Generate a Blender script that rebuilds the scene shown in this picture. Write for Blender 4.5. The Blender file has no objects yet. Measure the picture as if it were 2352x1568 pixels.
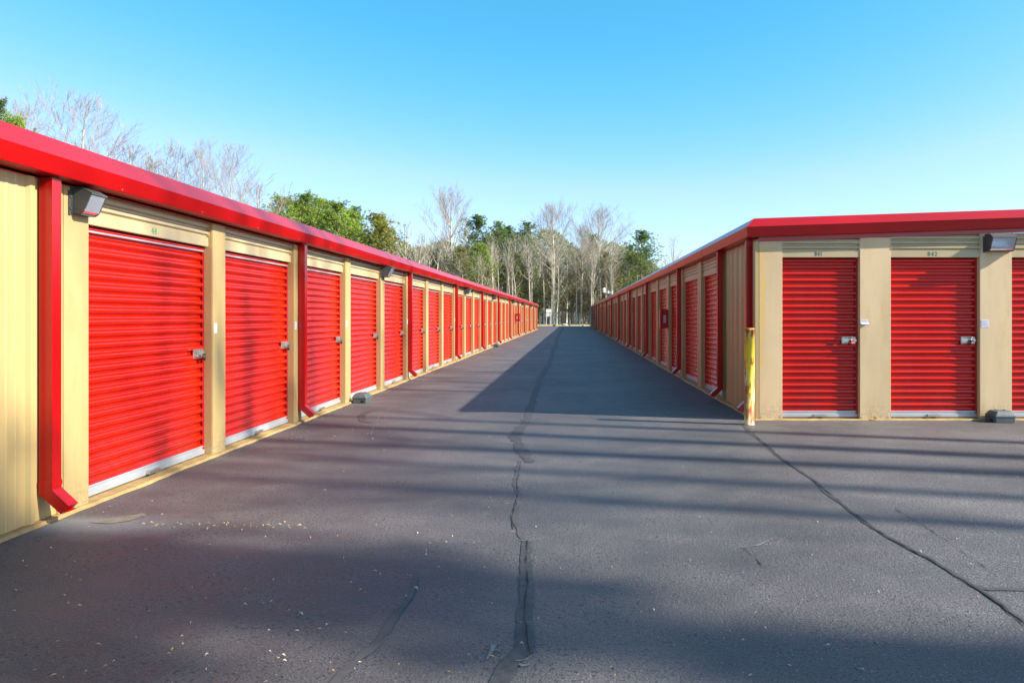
import bpy, math, random
from mathutils import Vector, Matrix
R = math.radians
PI = math.pi
rnd = random.Random(7)
sc = bpy.context.scene
COL = sc.collection

# ------------------------------------------------------------------ camera
H0 = 1.4                     # eye height
FPX = 1700.0                 # focal length in px of a 2352 px wide picture
VPX, VPY = 1314.0, 725.0     # vanishing point of the alley in that picture
cd = bpy.data.cameras.new('camera'); cam = bpy.data.objects.new('camera', cd); COL.objects.link(cam)
cam.location = (0, 0, H0); cam.rotation_euler = (R(90), 0, 0)
cd.sensor_width = 36; cd.lens = 36 * FPX / 2352
cd.shift_x = -(VPX - 1176) / 2352; cd.shift_y = -(784 - VPY) / 2352
cd.clip_start = 0.05; cd.clip_end = 3000
sc.camera = cam

def gp(px, py):              # ground point seen at a picture position
    z = H0 * FPX / (py - VPY)
    return ((px - VPX) * z / FPX, z)

# ------------------------------------------------------------------ world and sun
SUN = Vector((1, -0.25, 0.655))
elev = math.atan2(SUN.z, math.hypot(SUN.x, SUN.y))
w = bpy.data.worlds.new('World'); sc.world = w; w.use_nodes = True
nt = w.node_tree; nt.nodes.clear()
out = nt.nodes.new('ShaderNodeOutputWorld'); bg = nt.nodes.new('ShaderNodeBackground')
sky = nt.nodes.new('ShaderNodeTexSky'); sky.sky_type = 'NISHITA'; sky.sun_disc = False
sky.sun_elevation = elev; sky.sun_rotation = math.atan2(SUN.x, SUN.y)
sky.altitude = 0; sky.air_density = 1.0; sky.dust_density = 0.6; sky.ozone_density = 1.6
sep = nt.nodes.new('ShaderNodeSeparateColor'); cmb = nt.nodes.new('ShaderNodeCombineColor')
nt.links.new(sky.outputs[0], sep.inputs[0])
def wm(op, a, b_):
    o = nt.nodes.new('ShaderNodeMath'); o.operation = op
    nt.links.new(a, o.inputs[0]); o.inputs[1].default_value = b_; return o.outputs[0]
# a deeper, slightly cyan clear winter sky (white balance of the picture)
_mn = nt.nodes.new('ShaderNodeMath'); _mn.operation = 'MINIMUM'
nt.links.new(wm('MULTIPLY', wm('POWER', wm('DIVIDE', sep.outputs[0], 2.43), 2.5), 2.0), _mn.inputs[0])
nt.links.new(wm('MULTIPLY', sep.outputs[0], 0.85), _mn.inputs[1]); 
_mx = nt.nodes.new('ShaderNodeMath'); _mx.operation = 'MAXIMUM'
nt.links.new(_mn.outputs[0], _mx.inputs[0]); nt.links.new(wm('MULTIPLY', sep.outputs[0], 0.36), _mx.inputs[1]); nt.links.new(_mx.outputs[0], cmb.inputs[0])
nt.links.new(wm('MULTIPLY', wm('POWER', sep.outputs[1], 0.86), 1.18), cmb.inputs[1])
nt.links.new(wm('MULTIPLY', sep.outputs[2], 1.14), cmb.inputs[2])
nt.links.new(cmb.outputs[0], bg.inputs[0])
bg.inputs[1].default_value = 0.108
nt.links.new(bg.outputs[0], out.inputs[0])
sd = bpy.data.lights.new('sun', 'SUN'); sd.energy = 5.0; sd.angle = R(0.55); sd.color = (1, 0.93, 0.82)
so = bpy.data.objects.new('sun', sd); COL.objects.link(so)
so.rotation_euler = SUN.to_track_quat('Z', 'Y').to_euler(); so.location = (40, -20, 40)
sc.view_settings.view_transform = 'Standard'; sc.view_settings.look = 'None'
sc.view_settings.exposure = 1.17; sc.view_settings.gamma = 1

# ------------------------------------------------------------------ materials
def nodes_of(name):
    m = bpy.data.materials.new(name); m.use_nodes = True
    return m, m.node_tree, m.node_tree.nodes['Principled BSDF']

def N(n, t, **kw):
    o = n.nodes.new(t)
    for k, v in kw.items(): setattr(o, k, v)
    return o

def noise(n, vec, scale, detail=4, rough=0.5):
    o = N(n, 'ShaderNodeTexNoise'); o.inputs['Scale'].default_value = scale; o.inputs['Detail'].default_value = detail
    o.inputs['Roughness'].default_value = rough
    n.links.new(vec, o.inputs['Vector']); return o.outputs[0]

def rng(n, v, a, b_, c, d):
    o = N(n, 'ShaderNodeMapRange')
    for i, x in enumerate((a, b_, c, d)): o.inputs[i + 1].default_value = x
    n.links.new(v, o.inputs[0]); return o.outputs[0]

def mth(n, op, a, b_=None, c=None):
    o = N(n, 'ShaderNodeMath', operation=op)
    for i, x in enumerate((a, b_, c)):
        if x is None: continue
        if isinstance(x, (int, float)): o.inputs[i].default_value = x
        else: n.links.new(x, o.inputs[i])
    return o.outputs[0]

def mixc(n, f, a, b_, mode='MIX'):
    o = N(n, 'ShaderNodeMix', data_type='RGBA', blend_type=mode)
    if isinstance(f, (int, float)): o.inputs[0].default_value = f
    else: n.links.new(f, o.inputs[0])
    for i, x in ((6, a), (7, b_)):
        if isinstance(x, tuple): o.inputs[i].default_value = (*x, 1)
        else: n.links.new(x, o.inputs[i])
    return o.outputs[2]

def mat(name, col, rough=0.5, metal=0.0, spec=0.5, coat=0.0, var=0.0, vscale=3.0, bump=0.0, bscale=60.0, stretch=(1, 1, 1)):
    m = bpy.data.materials.new(name); m.use_nodes = True
    n = m.node_tree; b = n.nodes['Principled BSDF']
    b.inputs['Base Color'].default_value = (*col, 1); b.inputs['Roughness'].default_value = rough
    b.inputs['Metallic'].default_value = metal; b.inputs['Specular IOR Level'].default_value = spec
    b.inputs['Coat Weight'].default_value = coat; b.inputs['Coat Roughness'].default_value = 0.12
    if var or bump:
        tc = n.nodes.new('ShaderNodeTexCoord'); mp = n.nodes.new('ShaderNodeMapping')
        mp.inputs['Scale'].default_value = stretch
        n.links.new(tc.outputs['Object'], mp.inputs[0])
    if var:
        no = n.nodes.new('ShaderNodeTexNoise'); no.inputs['Scale'].default_value = vscale; no.inputs['Detail'].default_value = 6
        n.links.new(mp.outputs[0], no.inputs['Vector'])
        mr = n.nodes.new('ShaderNodeMapRange'); mr.inputs[1].default_value = 0.3; mr.inputs[2].default_value = 0.7
        mr.inputs[3].default_value = 1 - var; mr.inputs[4].default_value = 1 + var * 0.6
        n.links.new(no.outputs[0], mr.inputs[0])
        mx = n.nodes.new('ShaderNodeMix'); mx.data_type = 'RGBA'; mx.blend_type = 'MULTIPLY'; mx.inputs[0].default_value = 1
        mx.inputs[6].default_value = (*col, 1); n.links.new(mr.outputs[0], mx.inputs[7])
        n.links.new(mx.outputs[2], b.inputs['Base Color'])
    if bump:
        nb = n.nodes.new('ShaderNodeTexNoise'); nb.inputs['Scale'].default_value = bscale; nb.inputs['Detail'].default_value = 4
        n.links.new(mp.outputs[0], nb.inputs['Vector'])
        bp = n.nodes.new('ShaderNodeBump'); bp.inputs['Strength'].default_value = bump; bp.inputs['Distance'].default_value = 0.004
        n.links.new(nb.outputs[0], bp.inputs['Height']); n.links.new(bp.outputs[0], b.inputs['Normal'])
    return m

RED = (0.36, 0.0015, 0.002)
CREAM = (0.42, 0.305, 0.125)
M = {}
M['door'] = mat('red_door_enamel', (0.55, 0.009, 0.001), 0.17, spec=0.5, coat=0.0, var=0.10, vscale=1.3, stretch=(1, 1, 0.4))
def door_wear(m):
    n = m.node_tree; b = n.nodes['Principled BSDF']; lk_ = b.inputs['Base Color'].links[0].from_socket
    oi = N(n, 'ShaderNodeObjectInfo'); tc = N(n, 'ShaderNodeTexCoord'); mp = N(n, 'ShaderNodeMapping'); n.links.new(tc.outputs['Object'], mp.inputs[0])
    mp.inputs['Scale'].default_value = (1.5, 1, 0.5)
    cv = N(n, 'ShaderNodeCombineXYZ')
    for i in range(3): n.links.new(mth(n, 'MULTIPLY', oi.outputs['Random'], 40.0 + i * 17), cv.inputs[i])
    n.links.new(cv.outputs[0], mp.inputs['Location'])
    c = mixc(n, 1.0, lk_, rng(n, oi.outputs['Random'], 0, 1, 0.84, 1.06), 'MULTIPLY')
    no = noise(n, mp.outputs[0], 2.3, 6, 0.65)
    c = mixc(n, rng(n, no, 0.5, 0.75, 0, 0.13), c, (0.50, 0.055, 0.04))
    sx = N(n, 'ShaderNodeSeparateXYZ'); n.links.new(tc.outputs['Object'], sx.inputs[0])
    dirt = mth(n, 'MULTIPLY', rng(n, sx.outputs[2], 0.55, 0.12, 0, 1), rng(n, noise(n, mp.outputs[0], 9, 5, 0.7), 0.42, 0.65, 0, 0.45))
    c = mixc(n, dirt, c, (0.14, 0.03, 0.022))
    n.links.new(c, b.inputs['Base Color']); n.links.new(rng(n, no, 0.35, 0.65, 0.14, 0.22), b.inputs['Roughness'])
M['trim'] = mat('red_trim_enamel', RED, 0.28, spec=0.6, coat=0.0, var=0.12, vscale=1.2)
M['guide'] = mat('red_guide', (0.36, 0.004, 0.010), 0.5)
M['panel'] = mat('cream_sheet_metal', CREAM, 0.38, spec=0.5, var=0.10, vscale=1.7, stretch=(1, 1, 0.3))
M['header'] = mat('cream_header_metal', (0.43, 0.34, 0.18), 0.36, var=0.08, vscale=3)
M['sill'] = mat('yellow_painted_concrete', (0.38, 0.25, 0.09), 0.8, var=0.3, vscale=7, bump=0.6, bscale=70)
M['inner'] = mat('inner_light_block', (0.10, 0.03, 0.03), 0.8)
M['bar'] = mat('galvanised_bottom_bar', (0.42, 0.45, 0.46), 0.38, metal=0.35, var=0.08, vscale=4)
M['rubber'] = mat('rubber_seal', (0.03, 0.03, 0.035), 0.7)
M['steel'] = mat('zinc_latch', (0.62, 0.60, 0.55), 0.28, metal=0.9)
M['brass'] = mat('padlock_brass', (0.55, 0.40, 0.18), 0.35, metal=0.8)
M['lockdark'] = mat('padlock_dark', (0.05, 0.035, 0.03), 0.4)
M['lockred'] = mat('padlock_red', (0.45, 0.02, 0.04), 0.35)
M['lockblack'] = mat('padlock_black', (0.02, 0.022, 0.025), 0.4)
M['paper'] = mat('sticker_paper', (0.60, 0.58, 0.62), 0.6)
M['print'] = mat('sticker_print', (0.42, 0.36, 0.48), 0.7)
M['green'] = mat('stencil_green', (0.10, 0.32, 0.13), 0.7)
M['teal'] = mat('stencil_dark_green', (0.03, 0.11, 0.09), 0.7)
M['grey'] = mat('stencil_grey', (0.33, 0.29, 0.20), 0.7)
M['roof'] = mat('pale_roof_metal', (0.55, 0.56, 0.57), 0.4, metal=0.3, var=0.1)
M['bronze'] = mat('weathered_fixture', (0.085, 0.075, 0.07), 0.5, var=0.25, vscale=8)
M['fixture'] = mat('grey_fixture', (0.06, 0.065, 0.06), 0.42, var=0.25, vscale=8)
M['reflector'] = mat('lamp_reflector', (0.72, 0.74, 0.76), 0.25, metal=0.6)
M['bait'] = mat('grey_black_plastic', (0.075, 0.09, 0.095), 0.42, var=0.2, vscale=9)
M['black'] = mat('black_hole', (0.008, 0.008, 0.008), 0.9)
M['white'] = mat('white_sign_paint', (0.68, 0.68, 0.68), 0.5, var=0.05)
M['letter'] = mat('black_letter', (0.012, 0.012, 0.012), 0.6)
M['plate'] = mat('pale_label', (0.62, 0.64, 0.62), 0.5)
M['pole'] = mat('galvanised_post', (0.22, 0.23, 0.23), 0.5, metal=0.4)
M['wire'] = mat('fence_wire', (0.10, 0.105, 0.105), 0.5, metal=0.3)
M['cable'] = mat('cable_black', (0.02, 0.02, 0.02), 0.6)
M['rock'] = mat('pale_rock', (0.42, 0.38, 0.33), 0.9, var=0.3, vscale=3, bump=0.5, bscale=20)
M['wood_pole'] = mat('grey_pole_wood', (0.30, 0.28, 0.25), 0.8, var=0.2)
M['leaf_litter'] = mat('dry_leaf', (0.55, 0.38, 0.17), 0.7)
M['leaf_pale'] = mat('pale_seed', (0.62, 0.55, 0.42), 0.7)
M['brownleaf'] = mat('brown_leaf', (0.42, 0.20, 0.07), 0.7)
g = bpy.data.materials.new('lens_glass'); g.use_nodes = True
b = g.node_tree.nodes['Principled BSDF']; b.inputs['Base Color'].default_value = (0.85, 0.9, 0.95, 1)
b.inputs['Roughness'].default_value = 0.22; b.inputs['Transmission Weight'].default_value = 0.75; b.inputs['IOR'].default_value = 1.3
M['glass'] = g

door_wear(M['door'])
# stucco-like pillars: pitted, with small vertical weather streaks
def pillar_mat(name, col, stain=False, dirt=0.0):
    m, n, b = nodes_of(name)
    tc = N(n, 'ShaderNodeTexCoord'); v = tc.outputs['Object']
    mp = N(n, 'ShaderNodeMapping'); mp.inputs['Scale'].default_value = (1, 1, 0.28); n.links.new(v, mp.inputs[0])
    geo = N(n, 'ShaderNodeNewGeometry')
    mpw = N(n, 'ShaderNodeMapping'); mpw.inputs['Scale'].default_value = (1, 1, 0.3); n.links.new(geo.outputs['Position'], mpw.inputs[0])
    big = rng(n, noise(n, mpw.outputs[0], 2.2, 5), 0.3, 0.7, 0.84, 1.08)
    c = mixc(n, 1.0, col, big, 'MULTIPLY')
    gr = rng(n, noise(n, mpw.outputs[0], 4.5, 6, 0.65), 0.50, 0.68, 0, 1)
    c = mixc(n, mth(n, 'MULTIPLY', gr, 0.35 + 0.35 * dirt), c, (col[0] * 0.80, col[1] * 0.72, col[2] * 0.52))
    szz = N(n, 'ShaderNodeSeparateXYZ'); n.links.new(v, szz.inputs[0])
    sp_ = mth(n, 'MULTIPLY', rng(n, szz.outputs[2], 0.30, 0.0, 0, 1), rng(n, noise(n, v, 30, 4, 0.7), 0.45, 0.6, 0, 0.55))
    c = mixc(n, sp_, c, (0.16, 0.13, 0.10))
    sp = noise(n, mp.outputs[0], 75, 3, 0.6)
    pits = rng(n, sp, 0.63, 0.70, 0, 1)
    area = rng(n, noise(n, mpw.outputs[0], 3.1, 3), 0.42, 0.62, 0, 1)
    pf = mth(n, 'MULTIPLY', mth(n, 'MULTIPLY', pits, area), 0.45 + dirt)
    c = mixc(n, pf, c, (col[0] * 0.45, col[1] * 0.42, col[2] * 0.5))
    if stain:
        sx = N(n, 'ShaderNodeSeparateXYZ'); n.links.new(v, sx.inputs[0])
        wob = noise(n, mp.outputs[0], 9, 3)
        ex = mth(n, 'ADD', sx.outputs[0], rng(n, wob, 0.3, 0.7, -0.035, 0.035))
        inx = mth(n, 'MULTIPLY', rng(n, ex, 0.070, 0.074, 1, 0), rng(n, sx.outputs[0], 0.006, 0.010, 0, 1))
        inz = mth(n, 'MULTIPLY', rng(n, sx.outputs[2], 0.70, 0.72, 0, 1), rng(n, sx.outputs[2], 2.28, 2.36, 1, 0))
        c = mixc(n, mth(n, 'MULTIPLY', mth(n, 'MULTIPLY', inx, inz), 0.75), c, (0.62, 0.40, 0.11))
    n.links.new(c, b.inputs['Base Color']); b.inputs['Roughness'].default_value = 0.55
    bp = N(n, 'ShaderNodeBump'); bp.inputs['Strength'].default_value = 0.35; bp.inputs['Distance'].default_value = 0.003
    n.links.new(mth(n, 'SUBTRACT', sp, mth(n, 'MULTIPLY', pits, 0.5)), bp.inputs['Height']); n.links.new(bp.outputs[0], b.inputs['Normal'])
    return m
M['pillar'] = pillar_mat('cream_stucco_pillar', CREAM)
M['pillar_front'] = pillar_mat('tan_stucco_pillar', (0.62, 0.45, 0.245), dirt=0.35)
M['pillar_stain'] = pillar_mat('tan_stucco_with_drip_stain', (0.62, 0.45, 0.245), stain=True)

# asphalt
def asphalt():
    m, n, b = nodes_of('asphalt')
    tc = N(n, 'ShaderNodeTexCoord'); v = tc.outputs['Object']
    sx = N(n, 'ShaderNodeSeparateXYZ'); n.links.new(v, sx.inputs[0])
    X, Y = sx.outputs[0], sx.outputs[1]
    big = noise(n, v, 0.55, 5, 0.6)
    mid = noise(n, v, 3.5, 5, 0.6)
    fine = noise(n, v, 120, 4, 0.75)
    vo = N(n, 'ShaderNodeTexVoronoi'); vo.inputs['Scale'].default_value = 75; n.links.new(v, vo.inputs['Vector'])
    c = mixc(n, rng(n, big, 0.35, 0.65, 0, 1), (0.060, 0.054, 0.056), (0.112, 0.101, 0.099))
    c = mixc(n, 1.0, c, rng(n, mid, 0.3, 0.7, 0.85, 1.15), 'MULTIPLY')
    c = mixc(n, 1.0, c, rng(n, fine, 0.32, 0.68, 0.35, 1.65), 'MULTIPLY')
    wv = N(n, 'ShaderNodeTexVoronoi'); wv.inputs['Scale'].default_value = 38; wv.inputs['Randomness'].default_value = 1.0; n.links.new(v, wv.inputs['Vector'])
    pit = mth(n, 'MULTIPLY', rng(n, noise(n, v, 42, 3, 0.7), 0.575, 0.62, 0, 1), rng(n, noise(n, v, 2.2, 3), 0.4, 0.6, 0.25, 1))
    c = mixc(n, mth(n, 'MULTIPLY', pit, 0.95), c, (0.016, 0.016, 0.020))
    spk = mth(n, 'GREATER_THAN', noise(n, v, 72, 3, 0.75), 0.655)
    c = mixc(n, mth(n, 'MULTIPLY', spk, 0.6), c, (0.28, 0.27, 0.25))
    # worn aggregate, denser on the right of the yard
    wornx = rng(n, X, 0.5, 3.5, 0.0, 1.0)
    worn = mth(n, 'MULTIPLY', wornx, rng(n, Y, 10.5, 8.0, 0, 1))
    agg = noise(n, v, 60, 2, 0.6)
    thr = mth(n, 'SUBTRACT', 0.69, mth(n, 'MULTIPLY', mth(n, 'MULTIPLY', worn, rng(n, big, 0.35, 0.65, 0.3, 1)), 0.13))
    sp = mth(n, 'MULTIPLY', mth(n, 'GREATER_THAN', agg, thr), 0.75)
    c = mixc(n, sp, c, (0.30, 0.29, 0.27))
    c = mixc(n, mth(n, 'MULTIPLY', worn, 0.30), c, (0.15, 0.15, 0.15))
    # pale dusty patch under the first downspout, and a tan wedge of old concrete
    dx = mth(n, 'DIVIDE', mth(n, 'ADD', X, 3.18), 0.62); dy = mth(n, 'DIVIDE', mth(n, 'SUBTRACT', Y, 4.93), 0.26)
    rr = mth(n, 'SQRT', mth(n, 'ADD', mth(n, 'MULTIPLY', dx, dx), mth(n, 'MULTIPLY', dy, dy)))
    rr = mth(n, 'ADD', rr, rng(n, mid, 0.3, 0.7, -0.35, 0.35))
    c = mixc(n, mth(n, 'MULTIPLY', rng(n, rr, 0.4, 1.25, 1, 0), 0.7), c, (0.19, 0.21, 0.22))
    n.links.new(c, b.inputs['Base Color'])
    n.links.new(rng(n, mid, 0.3, 0.7, 0.50, 0.68), b.inputs['Roughness'])
    b.inputs['Specular IOR Level'].default_value = 0.55
    h = mth(n, 'ADD', mth(n, 'MULTIPLY', fine, 0.8), mth(n, 'MULTIPLY', vo.outputs[0], 0.6)); h = mth(n, 'SUBTRACT', h, mth(n, 'MULTIPLY', pit, 0.8))
    bp = N(n, 'ShaderNodeBump'); bp.inputs['Strength'].default_value = 1.0; bp.inputs['Distance'].default_value = 0.0055
    n.links.new(h, bp.inputs['Height']); n.links.new(bp.outputs[0], b.inputs['Normal'])
    return m
M['asphalt'] = asphalt()
M['seal'] = mat('crack_sealant', (0.056, 0.050, 0.050), 0.66, var=0.4, vscale=20, bump=0.35, bscale=120)
M['faint'] = mat('old_faint_sealant', (0.072, 0.065, 0.064), 0.7, var=0.3, vscale=9, bump=0.3, bscale=60)
M['crack'] = mat('open_crack', (0.012, 0.011, 0.010), 0.9)
M['dust'] = mat('pale_crack_dust', (0.15, 0.16, 0.16), 0.9, var=0.4, vscale=40, bump=0.8, bscale=120)
M['patch'] = mat('old_concrete_patch', (0.19, 0.165, 0.12), 0.9, var=0.3, vscale=12, bump=0.6, bscale=90)
M['verge'] = mat('straw_grass', (0.50, 0.36, 0.15), 0.95, var=0.35, vscale=0.8, bump=0.5, bscale=8)
M['earth'] = mat('leafy_forest_floor', (0.20, 0.145, 0.085), 0.95, var=0.4, vscale=0.4)

def bark(name, c1, c2):
    m, n, b = nodes_of(name)
    tc = N(n, 'ShaderNodeTexCoord'); mp = N(n, 'ShaderNodeMapping'); mp.inputs['Scale'].default_value = (1, 1, 0.25)
    n.links.new(tc.outputs['Object'], mp.inputs[0])
    n.links.new(mixc(n, rng(n, noise(n, mp.outputs[0], 1.6, 5), 0.35, 0.65, 0, 1), c1, c2), b.inputs['Base Color'])
    b.inputs['Roughness'].default_value = 0.9; b.inputs['Specular IOR Level'].default_value = 0.1
    return m
M['bark_pale'] = bark('pale_bark', (0.55, 0.52, 0.42), (0.33, 0.30, 0.23))
M['bark_brown'] = bark('brown_bark', (0.20, 0.15, 0.10), (0.10, 0.08, 0.06))
M['twig'] = bark('pale_twig', (0.40, 0.355, 0.29), (0.27, 0.24, 0.19))
def foliage(name, c1, c2):
    m, n, b = nodes_of(name)
    geo = N(n, 'ShaderNodeNewGeometry'); 
    c = mixc(n, geo.outputs['Random Per Island'], c1, c2)
    c = mixc(n, 1.0, c, rng(n, noise(n, geo.outputs['Position'], 0.35, 3), 0.35, 0.65, 0.65, 1.3), 'MULTIPLY')
    n.links.new(c, b.inputs['Base Color']); b.inputs['Roughness'].default_value = 0.6
    b.inputs['Specular IOR Level'].default_value = 0.25
    b.inputs['Subsurface Weight'].default_value = 0.0
    tr = N(n, 'ShaderNodeBsdfTranslucent'); n.links.new(c, tr.inputs[0])
    mx = N(n, 'ShaderNodeMixShader'); mx.inputs[0].default_value = 0.3
    o = [x for x in n.nodes if x.type == 'OUTPUT_MATERIAL'][0]
    n.links.new(b.outputs[0], mx.inputs[1]); n.links.new(tr.outputs[0], mx.inputs[2]); n.links.new(mx.outputs[0], o.inputs[0])
    return m
M['needle_dark'] = foliage('dark_pine_needles', (0.08, 0.16, 0.04), (0.17, 0.27, 0.065))
M['needle_bright'] = foliage('bright_pine_needles', (0.17, 0.29, 0.035), (0.36, 0.45, 0.065))
M['needle_yellow'] = foliage('yellowing_pine_needles', (0.17, 0.23, 0.03), (0.33, 0.30, 0.04))
M['olive'] = foliage('olive_understorey', (0.17, 0.20, 0.06), (0.34, 0.305, 0.155))

# yellow bollard paint with rust
def bollard_mat():
    m, n, b = nodes_of('rusty_yellow_paint')
    tc = N(n, 'ShaderNodeTexCoord'); v = tc.outputs['Object']
    sx = N(n, 'ShaderNodeSeparateXYZ'); n.links.new(v, sx.inputs[0])
    mp = N(n, 'ShaderNodeMapping'); mp.inputs['Scale'].default_value = (1, 1, 0.3); n.links.new(v, mp.inputs[0])
    no = noise(n, mp.outputs[0], 14, 6, 0.7)
    low = rng(n, sx.outputs[2], 0.05, 0.75, 0.20, 0.0)
    cap = rng(n, sx.outputs[2], 1.16, 1.24, 0.0, 0.16)
    foot = rng(n, sx.outputs[2], 0.0, 0.18, -0.2, 0.0)
    k = mth(n, 'ADD', mth(n, 'ADD', mth(n, 'ADD', no, low), cap), foot)
    f = rng(n, k, 0.53, 0.62, 0, 1)
    c = mixc(n, rng(n, noise(n, mp.outputs[0], 5, 4), 0.4, 0.6, 0, 1), (0.76, 0.58, 0.04), (0.62, 0.55, 0.36))
    c = mixc(n, f, c, mixc(n, rng(n, no, 0.4, 0.7, 0, 1), (0.50, 0.17, 0.02), (0.26, 0.06, 0.02)))
    n.links.new(c, b.inputs['Base Color']); b.inputs['Roughness'].default_value = 0.55
    return m
M['bollard'] = bollard_mat()

# ------------------------------------------------------------------ mesh helpers
class MB:
    def __init__(s): s.v = []; s.f = []; s.m = []; s.sm = []
    def face(s, pts, mi=0, smooth=False):
        k = len(s.v); s.v += [tuple(p) for p in pts]; s.f.append(tuple(range(k, k + len(pts)))); s.m.append(mi); s.sm.append(smooth)
    def box(s, x0, x1, y0, y1, z0, z1, mi=0):
        k = len(s.v)
        s.v += [(x0, y0, z0), (x1, y0, z0), (x1, y1, z0), (x0, y1, z0), (x0, y0, z1), (x1, y0, z1), (x1, y1, z1), (x0, y1, z1)]
        for q in ((0, 3, 2, 1), (4, 5, 6, 7), (0, 1, 5, 4), (1, 2, 6, 5), (2, 3, 7, 6), (3, 0, 4, 7)):
            s.f.append(tuple(k + i for i in q)); s.m.append(mi); s.sm.append(False)
    def prism(s, prof, x0, x1, mi=0, caps=True, smooth=False, closed=True):   # prof: list of (y, z), extruded along x
        k = len(s.v); n = len(prof)
        s.v += [(x0, y, z) for y, z in prof] + [(x1, y, z) for y, z in prof]
        for i in range(n if closed else n - 1):
            j = (i + 1) % n
            s.f.append((k + i, k + j, k + n + j, k + n + i)); s.m.append(mi); s.sm.append(smooth)
        if caps and closed:
            s.f.append(tuple(k + i for i in range(n - 1, -1, -1))); s.m.append(mi); s.sm.append(False)
            s.f.append(tuple(k + n + i for i in range(n))); s.m.append(mi); s.sm.append(False)
    def tube(s, pts, rad, sides=6, mi=0, smooth=True, cap=True):
        pts = [Vector(p) for p in pts]
        if isinstance(rad, (int, float)): rad = [rad] * len(pts)
        k = len(s.v); up = Vector((0.13, 0.21, 0.97))
        for i, p in enumerate(pts):
            d = (pts[min(i + 1, len(pts) - 1)] - pts[max(i - 1, 0)]).normalized()
            a = d.cross(up)
            if a.length < 1e-3: a = d.cross(Vector((1, 0, 0)))
            a.normalize(); c = d.cross(a)
            for j in range(sides):
                t = 2 * PI * j / sides
                q = p + (a * math.cos(t) + c * math.sin(t)) * rad[i]; s.v.append((q.x, q.y, q.z))
        for i in range(len(pts) - 1):
            for j in range(sides):
                j2 = (j + 1) % sides
                s.f.append((k + i * sides + j, k + i * sides + j2, k + (i + 1) * sides + j2, k + (i + 1) * sides + j)); s.m.append(mi); s.sm.append(smooth)
        if cap and sides > 3:
            s.f.append(tuple(k + j for j in range(sides))); s.m.append(mi); s.sm.append(False)
            e = k + (len(pts) - 1) * sides
            s.f.append(tuple(e + j for j in range(sides - 1, -1, -1))); s.m.append(mi); s.sm.append(False)
    def mesh(s, name, mats, bevel=0.0):
        me = bpy.data.meshes.new(name); me.from_pydata(s.v, [], s.f)
        for q in (mats if isinstance(mats, (list, tuple)) else [mats]): me.materials.append(q)
        me.polygons.foreach_set('material_index', s.m); me.polygons.foreach_set('use_smooth', s.sm)
        me.update()
        if bevel:
            import bmesh
            bm = bmesh.new(); bm.from_mesh(me)
            bmesh.ops.remove_doubles(bm, verts=bm.verts, dist=1e-5)
            bmesh.ops.bevel(bm, geom=list(bm.edges), offset=bevel, segments=2, affect='EDGES', clamp_overlap=True)
            bm.to_mesh(me); bm.free()
        return me

def link(name, me, parent=None, loc=(0, 0, 0), rz=0.0, rot=None):
    o = bpy.data.objects.new(name, me); COL.objects.link(o); o.parent = parent
    o.location = loc; o.rotation_euler = rot if rot else (0, 0, rz)
    return o
def tag(o, label, cat, group=None, kind=None):
    if label: o['label'] = label
    if cat: o['category'] = cat
    if group: o['group'] = group
    if kind: o['kind'] = kind
    return o
def struct(name, me, label=None, kind='structure'):
    o = link(name, me); o['kind'] = kind
    if label: o['label'] = label
    return o
def text_mesh(txt, size, m, ext=0.0006, space=1.0):
    cu = bpy.data.curves.new('lettering', 'FONT'); cu.body = txt; cu.size = size; cu.extrude = ext; cu.offset = 0.0012
    cu.align_x = 'CENTER'; cu.space_character = space; cu.resolution_u = 4
    o = bpy.data.objects.new('lettering', cu); COL.objects.link(o)
    dg = bpy.context.evaluated_depsgraph_get(); me = bpy.data.meshes.new_from_object(o.evaluated_get(dg))
    bpy.data.objects.remove(o); me.materials.clear(); me.materials.append(m)
    me.transform(Matrix.Rotation(PI / 2, 4, 'X'))     # stands up facing local -y
    return me

# ------------------------------------------------------------------ ground
def sheet(name, x0, x1, y0, y1, z, m, kind='structure'):
    b = MB(); b.face([(x0, y0, z), (x1, y0, z), (x1, y1, z), (x0, y1, z)]); return struct(name, b.mesh(name, m))
sheet('ground', -900, 900, -300, 1500, -0.012, M['earth'])
sheet('asphalt_yard', -45, 45, -30, 101.2, 0.0, M['asphalt'])
sheet('grass_verge', -60, 60, 101.0, 133, -0.006, M['verge'])

def ribbon(name, pts, w, z, m, jit=0.35, step=0.06, px=True, seed=1, taper=False):
    r = random.Random(seed)
    P = [Vector(gp(*p)) if px else Vector(p) for p in pts]
    Q = []
    for a, c in zip(P[:-1], P[1:]):
        L = (c - a).length; st = max(step, 0.012 * a.y); k = max(1, int(L / st))
        Q += [a.lerp(c, i / k) for i in range(k)]
    Q.append(P[-1]); b = MB(); prevl = prevr = None; o = 0.0
    W = w if isinstance(w, (list, tuple)) else (w, w)
    for i, q in enumerate(Q):
        d = (Q[min(i + 1, len(Q) - 1)] - Q[max(i - 1, 0)]).normalized(); n_ = Vector((-d.y, d.x))
        t = i / (len(Q) - 1); ww = (W[0] * (1 - t) + W[1] * t) / 2
        if taper: ww *= max(0.08, math.sin(PI * t) ** 0.5)
        o = o * 0.8 + r.uniform(-1, 1) * ww * jit
        l = q + n_ * (o + ww * (1 + r.uniform(-jit, jit))); rr = q + n_ * (o - ww * (1 + r.uniform(-jit, jit)))
        if prevl is not None: b.face([(prevr.x, prevr.y, z), (rr.x, rr.y, z), (l.x, l.y, z), (prevl.x, prevl.y, z)])
        prevl, prevr = l, rr
    return struct(name, b.mesh(name, m))
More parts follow.
